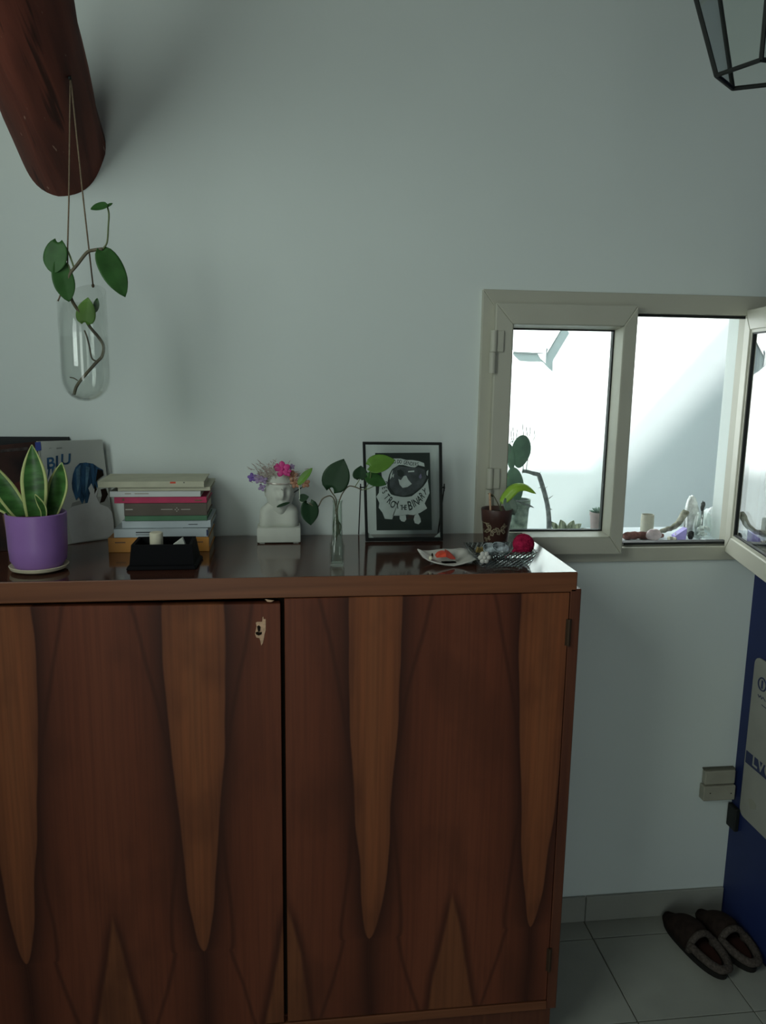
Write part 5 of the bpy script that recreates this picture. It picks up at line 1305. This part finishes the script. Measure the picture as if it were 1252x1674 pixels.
slipper(1.209, -.247, 1.182, -.014, .083, 'dark brown slipper with fleece collar, the right one against the blue wall')

# ---------------------------------------------------------------- things on the outer sill
ZS = 1.083
def O(px, py, Y): return onY(px, py, Y)
def sc(Y): return (Y-EYE.y)/FPX*1.04
# prickly pear
YK = .13; kc = O(846, 866, YK); kc = V(kc.x, YK, ZS)
pk = empty('potted_cactus', kc, label='prickly pear cactus in a grey-green patterned pot outside the left pane', cat='potted plant')
M['gpot'] = mat('grey_green_pot', (.30, .36, .30), .6, .3, var=.5, scale=50, col2=(.12, .16, .13)); M['cact'] = mat('prickly_pear_skin', (.17, .28, .19), .6, .3, var=.2, scale=25); M['spine'] = mat('greyish_spines', (.22, .24, .22), .7, .2)
s = sc(YK); hp_ = O(846, 818, YK-.02).z-ZS
b = B(); lathe(b, kc, [(0, .0005), (13*s, .0005), (14*s, .003), (17*s, hp_*.8), (18.5*s, hp_*.82), (19*s, hp_), (17.5*s, hp_), (16.5*s, hp_*.86), (0, hp_*.86)], 32); auto(obj('pot', b, M['gpot'], pk, smooth=True))
def pad(px0, py0, px1, py1, wpx_, Y, th=.014, yaw=0):
    a, c = O(px0, py0, Y), O(px1, py1, Y); m_ = (a+c)/2; L_ = (c-a).length; z_ = (c-a).normalized(); y_ = V(math.sin(yaw), math.cos(yaw), 0); x_ = y_.cross(z_).normalized(); y_ = z_.cross(x_)
    rot = Matrix((x_, y_, z_)).transposed()
    def fn(d, p): q = 1-.22*max(0, -d.z); return Vector((p.x*q, p.y, p.z))
    b = B(); blob(b, m_, (wpx_/2*sc(Y), th/2, L_/2), 22, 16, rot=rot, fn=fn); obj('pad', b, M['cact'], pk, smooth=True)
pad(845, 822, 838, 764, 30, YK, .016); pad(847, 765, 856, 711, 33, YK+.004, .014); pad(837, 770, 832, 725, 16, YK+.006, .012, .8)
b = B()
for pts in (((856, 713), (855, 703), (854, 692)), ((862, 713), (861, 705), (860, 697)), ((865, 713), (867, 706), (866, 698)), ((871, 720), (874, 714), (873, 703)), ((844, 717), (845, 708), (846, 702)), ((838, 724), (836, 715), (835, 702)), ((838, 724), (840, 715), (838, 698)), ((834, 740), (833, 725), (837, 722)), ((863, 750), (861, 760), (860, 772)), ((855, 758), (855, 768), (854, 774))):
    tube(b, spline([O(*p, YK) for p in pts], 3), .0011, 5)
obj('sprout', b, M['spine'], pk)
b = B(); leaf(b, O(842, 818, YK-.03), O(873, 830, YK-.03), .010, (0, -.5, .8), 0, .0, .2, pw=(.4, .5)); leaf(b, O(848, 820, YK-.03), O(862, 818, YK-.02), .012, (0, -.5, .8), 0); o = obj('dry_leaf', b, M['spine'], pk); solid(o, .0008)
# bent thorny branch
YB_ = .19; bra = empty('branch', O(897, 866, YB_), label='bent grey thorny branch behind the left window pane', cat='branch')
M['bark'] = mat('grey_bark', (.27, .28, .27), .9, .1, var=.4, scale=60, bump=.6, bscale=90)
bp2 = [V(O(898, 868, YB_).x, YB_, ZS+.001)] + [O(*p, YB_) for p in ((897, 845), (894, 822), (888, 799), (882, 780), (880, 776), (872, 774), (862, 771), (854, 770))]
b = B(); tube(b, spline(bp2, 4), [4.6*s, 4.5*s, 4.4*s, 4.2*s, 4.2*s]+[4.0*s]*12+[3.6*s]*8+[3.0*s]*8, 9); obj('stem', b, M['bark'], bra, smooth=True)
b = B()
for p0_, p1_ in (((897, 815), (904, 810)), ((889, 800), (895, 795)), ((886, 796), (880, 798)), ((899, 832), (903, 833)), ((899, 852), (905, 854)), ((880, 776), (884, 771)), ((891, 812), (887, 813))):
    tube(b, [O(*p0_, YB_), O(*p1_, YB_)], [.0018, .0003], 5)
obj('thorn', b, M['bark'], bra)
# variegated leaf bundle lying on the sill
YR = .20; ro = empty('leaf_rosette', V(O(928, 868, YR).x, YR, ZS), label='low rosette of cream-striped leaves lying on the outer sill', cat='plant')
M['varieg'] = mat('striped_leaf', (.50, .52, .38), .6, .3, var=.65, scale=9, col2=(.14, .18, .10), stretch=(14, 3, 3))
for px0, px1, py1, w_ in ((915, 902, 853, 13), (922, 917, 850, 16), (928, 938, 851, 13), (932, 950, 856, 12), (936, 960, 864, 10), (920, 905, 862, 12), (926, 932, 860, 13)):
    a = V(O(px0, 868, YR).x, YR+.004*(px0 % 3), ZS+.003); c = O(px1, py1, YR-.008)
    b = B(); leaf(b, a, c, w_*sc(YR), (0, -.8, .6), 0, .06, .2, pw=(.5, .6), nl=8, nw=3); solid(obj('leaf', b, M['varieg'], ro), .0012)
# potted succulent
YU = .20; uc = V(O(977, 866, YU).x, YU, ZS); su = empty('potted_succulent', uc, label='small grey-green succulent in a pinkish clay pot at the right of the closed pane', cat='potted plant')
M['pinkpot'] = mat('pinkish_clay', (.42, .33, .32), .8, .2, var=.1, scale=30); M['succ'] = mat('grey_green_succulent', (.20, .31, .24), .55, .3, var=.15, scale=40)
hu = O(977, 842, YU-.02).z-ZS; s = sc(YU)
b = B(); lathe(b, uc, [(0, .0005), (11.5*s, .0005), (14*s, hu*.92), (15*s, hu*.93), (15*s, hu*1.08), (13.5*s, hu*1.08), (13*s, hu*.9), (0, hu*.9)], 28); auto(obj('pot', b, M['pinkpot'], su, smooth=True))
rnd = random.Random(4)
for k in range(17):
    a = k*2.399; e = .15+.075*k; r0 = 15*s*(1-.02*k)
    d = V(math.cos(a)*math.cos(e), math.sin(a)*math.cos(e), math.sin(e)*.9); b_ = uc+V(0, 0, hu*1.02)+V(math.cos(a), math.sin(a), 0)*.004
    b = B(); rot = d.to_track_quat('X', 'Z').to_matrix(); blob(b, b_+d*r0*.52, (r0*.52, r0*.20, r0*.11), 8, 6, rot=rot); obj('leaf', b, M['succ'], su, smooth=True)
# found objects in front of the open half
M['redbark'] = mat('reddish_bark', (.20, .10, .085), .9, .1, var=.5, scale=60, bump=.7, bscale=110); M['greywood'] = mat('bleached_driftwood', (.42, .42, .34), .85, .1, var=.5, scale=45, col2=(.13, .13, .09))
M['shellp'] = mat('pink_white_stone', (.66, .55, .55), .5, .4, var=.3, scale=35); M['stripe'] = mat('striped_shell', (.60, .58, .46), .5, .3, var=.9, scale=4, stretch=(60, 4, 4), col2=(.10, .10, .07))
M['lil'] = mat('lilac_plastic', (.42, .36, .78), .45, .4); M['rock'] = mat('white_crystal_rock', (.84, .87, .85), .8, .2, var=.2, scale=50, col2=(.50, .52, .50), bump=.6, bscale=80)
yo = .13
def lump(name, px0, px1, py0, py1, Y, m, label, cat, dep=.03, noise=.12, seed=1):
    a, c = O(px0, py1, Y), O(px1, py0, Y); z0 = ZS if a.z < ZS+.03 else a.z
    b = B(); blob(b, ((a.x+c.x)/2, Y, (z0+c.z)/2), (abs(c.x-a.x)/2, dep/2, (c.z-z0)/2), 20, 14, noise=noise, seed=seed)
    lo_ = min(v.co.z for v in b.verts)
    for v in b.verts: v.co.z += z0-lo_
    return tag(obj(name, b, m, smooth=True), label, cat)
b = B(); zq = ZS+.0108
tube(b, spline([V(O(1020, 874, yo).x, yo, zq), V(O(1040, 872, yo).x, yo+.006, zq+.001), V(O(1062, 874, yo).x, yo+.004, zq), V(O(1086, 876, yo).x, yo+.008, zq-.001)], 5), [r_*1.35 for r_ in (.006, .008, .0085, .0075, .008, .0085, .007, .008, .0082, .0075, .008, .0075, .007, .006, .005, .004)], 10)
tag(obj('bark_piece', b, M['redbark'], smooth=True), 'reddish brown piece of bark at the left of the open half of the sill', 'bark')
YC_ = .235; cu = V(O(1057, 866, YC_).x, YC_, ZS); s = sc(YC_); hcu = O(1057, 842, YC_-.01).z-ZS
b = B(); lathe(b, cu, [(0, .0005), (10*s, .0005), (10.6*s, .004), (10.8*s, hcu*.5), (10.4*s, hcu), (9.4*s, hcu), (9.6*s, hcu*.5), (9.2*s, .006), (0, .006)], 28)
tag(auto(obj('cup', b, mat('beige_ceramic', (.46, .45, .36), .6, .3, var=.08, scale=30))), 'small beige handleless cup at the back of the outer sill', 'cup')
lump('pebble', 1056, 1082, 864, 878, yo-.012, M['shellp'], 'pink and white rounded stone in front of the beige cup', 'stone', .022, .05, 3)
dw = [V(O(1068, 872, .165).x, .165, ZS+.007)] + [O(*p, .165) for p in ((1085, 867), (1098, 863), (1108, 856), (1115, 845), (1120, 838), (1122, 835))]
b = B(); tube(b, spline(dw, 4), [.006]*4+[.007]*5+[.0085]*5+[.0095]*5+[.0105]*4+[.010, .009], 11)
for v in b.verts: v.co += Vector((math.sin(v.co.z*310), math.cos(v.co.x*290), math.sin(v.co.x*350)))*.0009
tag(obj('driftwood', b, M['greywood'], smooth=True), 'bleached driftwood branch rising to the right on the outer sill', 'driftwood')
b = B(); c = V(O(1094, 874, yo).x, yo-.018, ZS)
for k in range(5): blob(b, c+V(-.010+.0048*k, 0, .0065-.0003*k), (.0034, .008, .0068-.0004*k), 10, 8)
tag(obj('shell', b, M['stripe'], smooth=True), 'little striped shell left of the lilac pot', 'shell')
lc0, lc1 = O(1103, 879, yo-.012), O(1122, 863, yo-.012); li_ = empty('mini_pot', V((lc0.x+lc1.x)/2, yo-.005, ZS), label='tiny lilac plastic pot filled with white bits', cat='pot')
b = B(); hexa(b, [(lc0.x+.001, yo-.014, ZS+.0003), (lc1.x, yo-.014, ZS+.0003), (lc1.x, yo+.006, ZS+.0003), (lc0.x+.001, yo+.006, ZS+.0003), (lc0.x-.001, yo-.016, ZS+.013), (lc1.x+.0006, yo-.016, lc1.z), (lc1.x+.0006, yo+.008, lc1.z), (lc0.x-.001, yo+.008, ZS+.013)], .0008); obj('body', b, M['lil'], li_)
b = B(); rnd = random.Random(8)
for k in range(7): blob(b, (lc0.x+.004+.0028*k*1.1, yo-.006+rnd.uniform(-.004, .004), ZS+.015+.0011*k), (.003, .003, .003), 8, 6, noise=.2, seed=k)
obj('filling', b, M['rock'], li_, kind='stuff')
b = B(); c = V(O(1129, 875, yo).x, yo+.0, ZS); blob(b, c+V(0, 0, .012), (.008, .009, .012), 14, 10, noise=.2, seed=12); tag(obj('stone', b, mat('black_stone', (.03, .032, .03), .6, .3), smooth=True), 'dark stone wedged between the lilac pot and the jar', 'stone')
# white crystal rock
YQ = .17; b = B(); q0 = O(1123, 866, YQ); q1 = O(1146, 812, YQ)
prof_px = [(1122, 880), (1125, 860), (1124, 842), (1126, 828), (1130, 816), (1134, 810), (1138, 812), (1140, 822), (1143, 836), (1146, 850), (1147, 866), (1146, 880)]
prism(b, [V(O(px_, py_, YQ).x, YQ, max(O(px_, py_, YQ).z, ZS+.0005)) for px_, py_ in prof_px], (0, .024, 0)); bmesh.ops.bevel(b, geom=b.edges[:], offset=.004, segments=2, affect='EDGES')
tag(obj('quartz', b, M['rock'], smooth=True), 'tall white crystalline rock behind the glass jar', 'rock')
b = B(); blob(b, O(1148.5, 828, YQ+.02), (.0055, .006, .014), 12, 10, noise=.25, seed=17); tube(b, [V(O(1148.5, 838, YQ+.02).x, YQ+.02, ZS), O(1148.5, 834, YQ+.02)], .0035, 8)
tag(obj('pine_cone', b, mat('dark_grey_cone', (.10, .105, .10), .9, .1, var=.5, scale=120), smooth=True), 'slender dark cone standing behind the jar', 'cone')
# glass jar with crumpled white wrapping
YJ = .135; jc = V(O(1147, 878, YJ).x, YJ, ZS); s = sc(YJ); hj = O(1147, 838, YJ).z-ZS
ja = empty('glass_jar', jc, label='round glass jar half full of pale stones at the right of the sill', cat='jar')
b = B(); lathe(b, jc, [(0, .001), (11*s, .001), (15*s, .006), (16*s, hj*.45), (13.5*s, hj*.85), (10.5*s, hj*.95), (11*s, hj), (10*s, hj), (9.6*s, hj*.95), (12.6*s, hj*.84), (15*s, hj*.45), (14*s, .008), (0, .004)], 32); obj('glass', b, M['glass'], ja, smooth=True)
b = B(); rnd = random.Random(31)
for k in range(26):
    a = rnd.uniform(0, 6.28); r_ = rnd.uniform(0, 9.5*s); blob(b, jc+V(r_*math.cos(a), r_*math.sin(a), .010+rnd.uniform(0, hj*.32)), (.005, .005, .004), 8, 6, noise=.15, seed=k)
obj('filling', b, M['rock'], ja, kind='stuff', smooth=True)
b = B(); c = V(O(1166, 870, .20).x, .215, ZS)
def crum(d, p): k_ = 1+.10*math.sin(d.x*9+d.z*7)*math.cos(d.y*8+d.z*11); return p*k_
blob(b, c+V(0, 0, .034), (.030, .026, .036), 30, 22, fn=crum); lo_ = min(v.co.z for v in b.verts)
for v in b.verts: v.co.z += ZS-lo_
M['wrap'] = mat('white_plastic_film', (.82, .86, .84), .4, .4)
tag(obj('plastic_bag', b, M['wrap'], smooth=True), 'crumpled white plastic bag at the right end of the outer sill', 'bag')
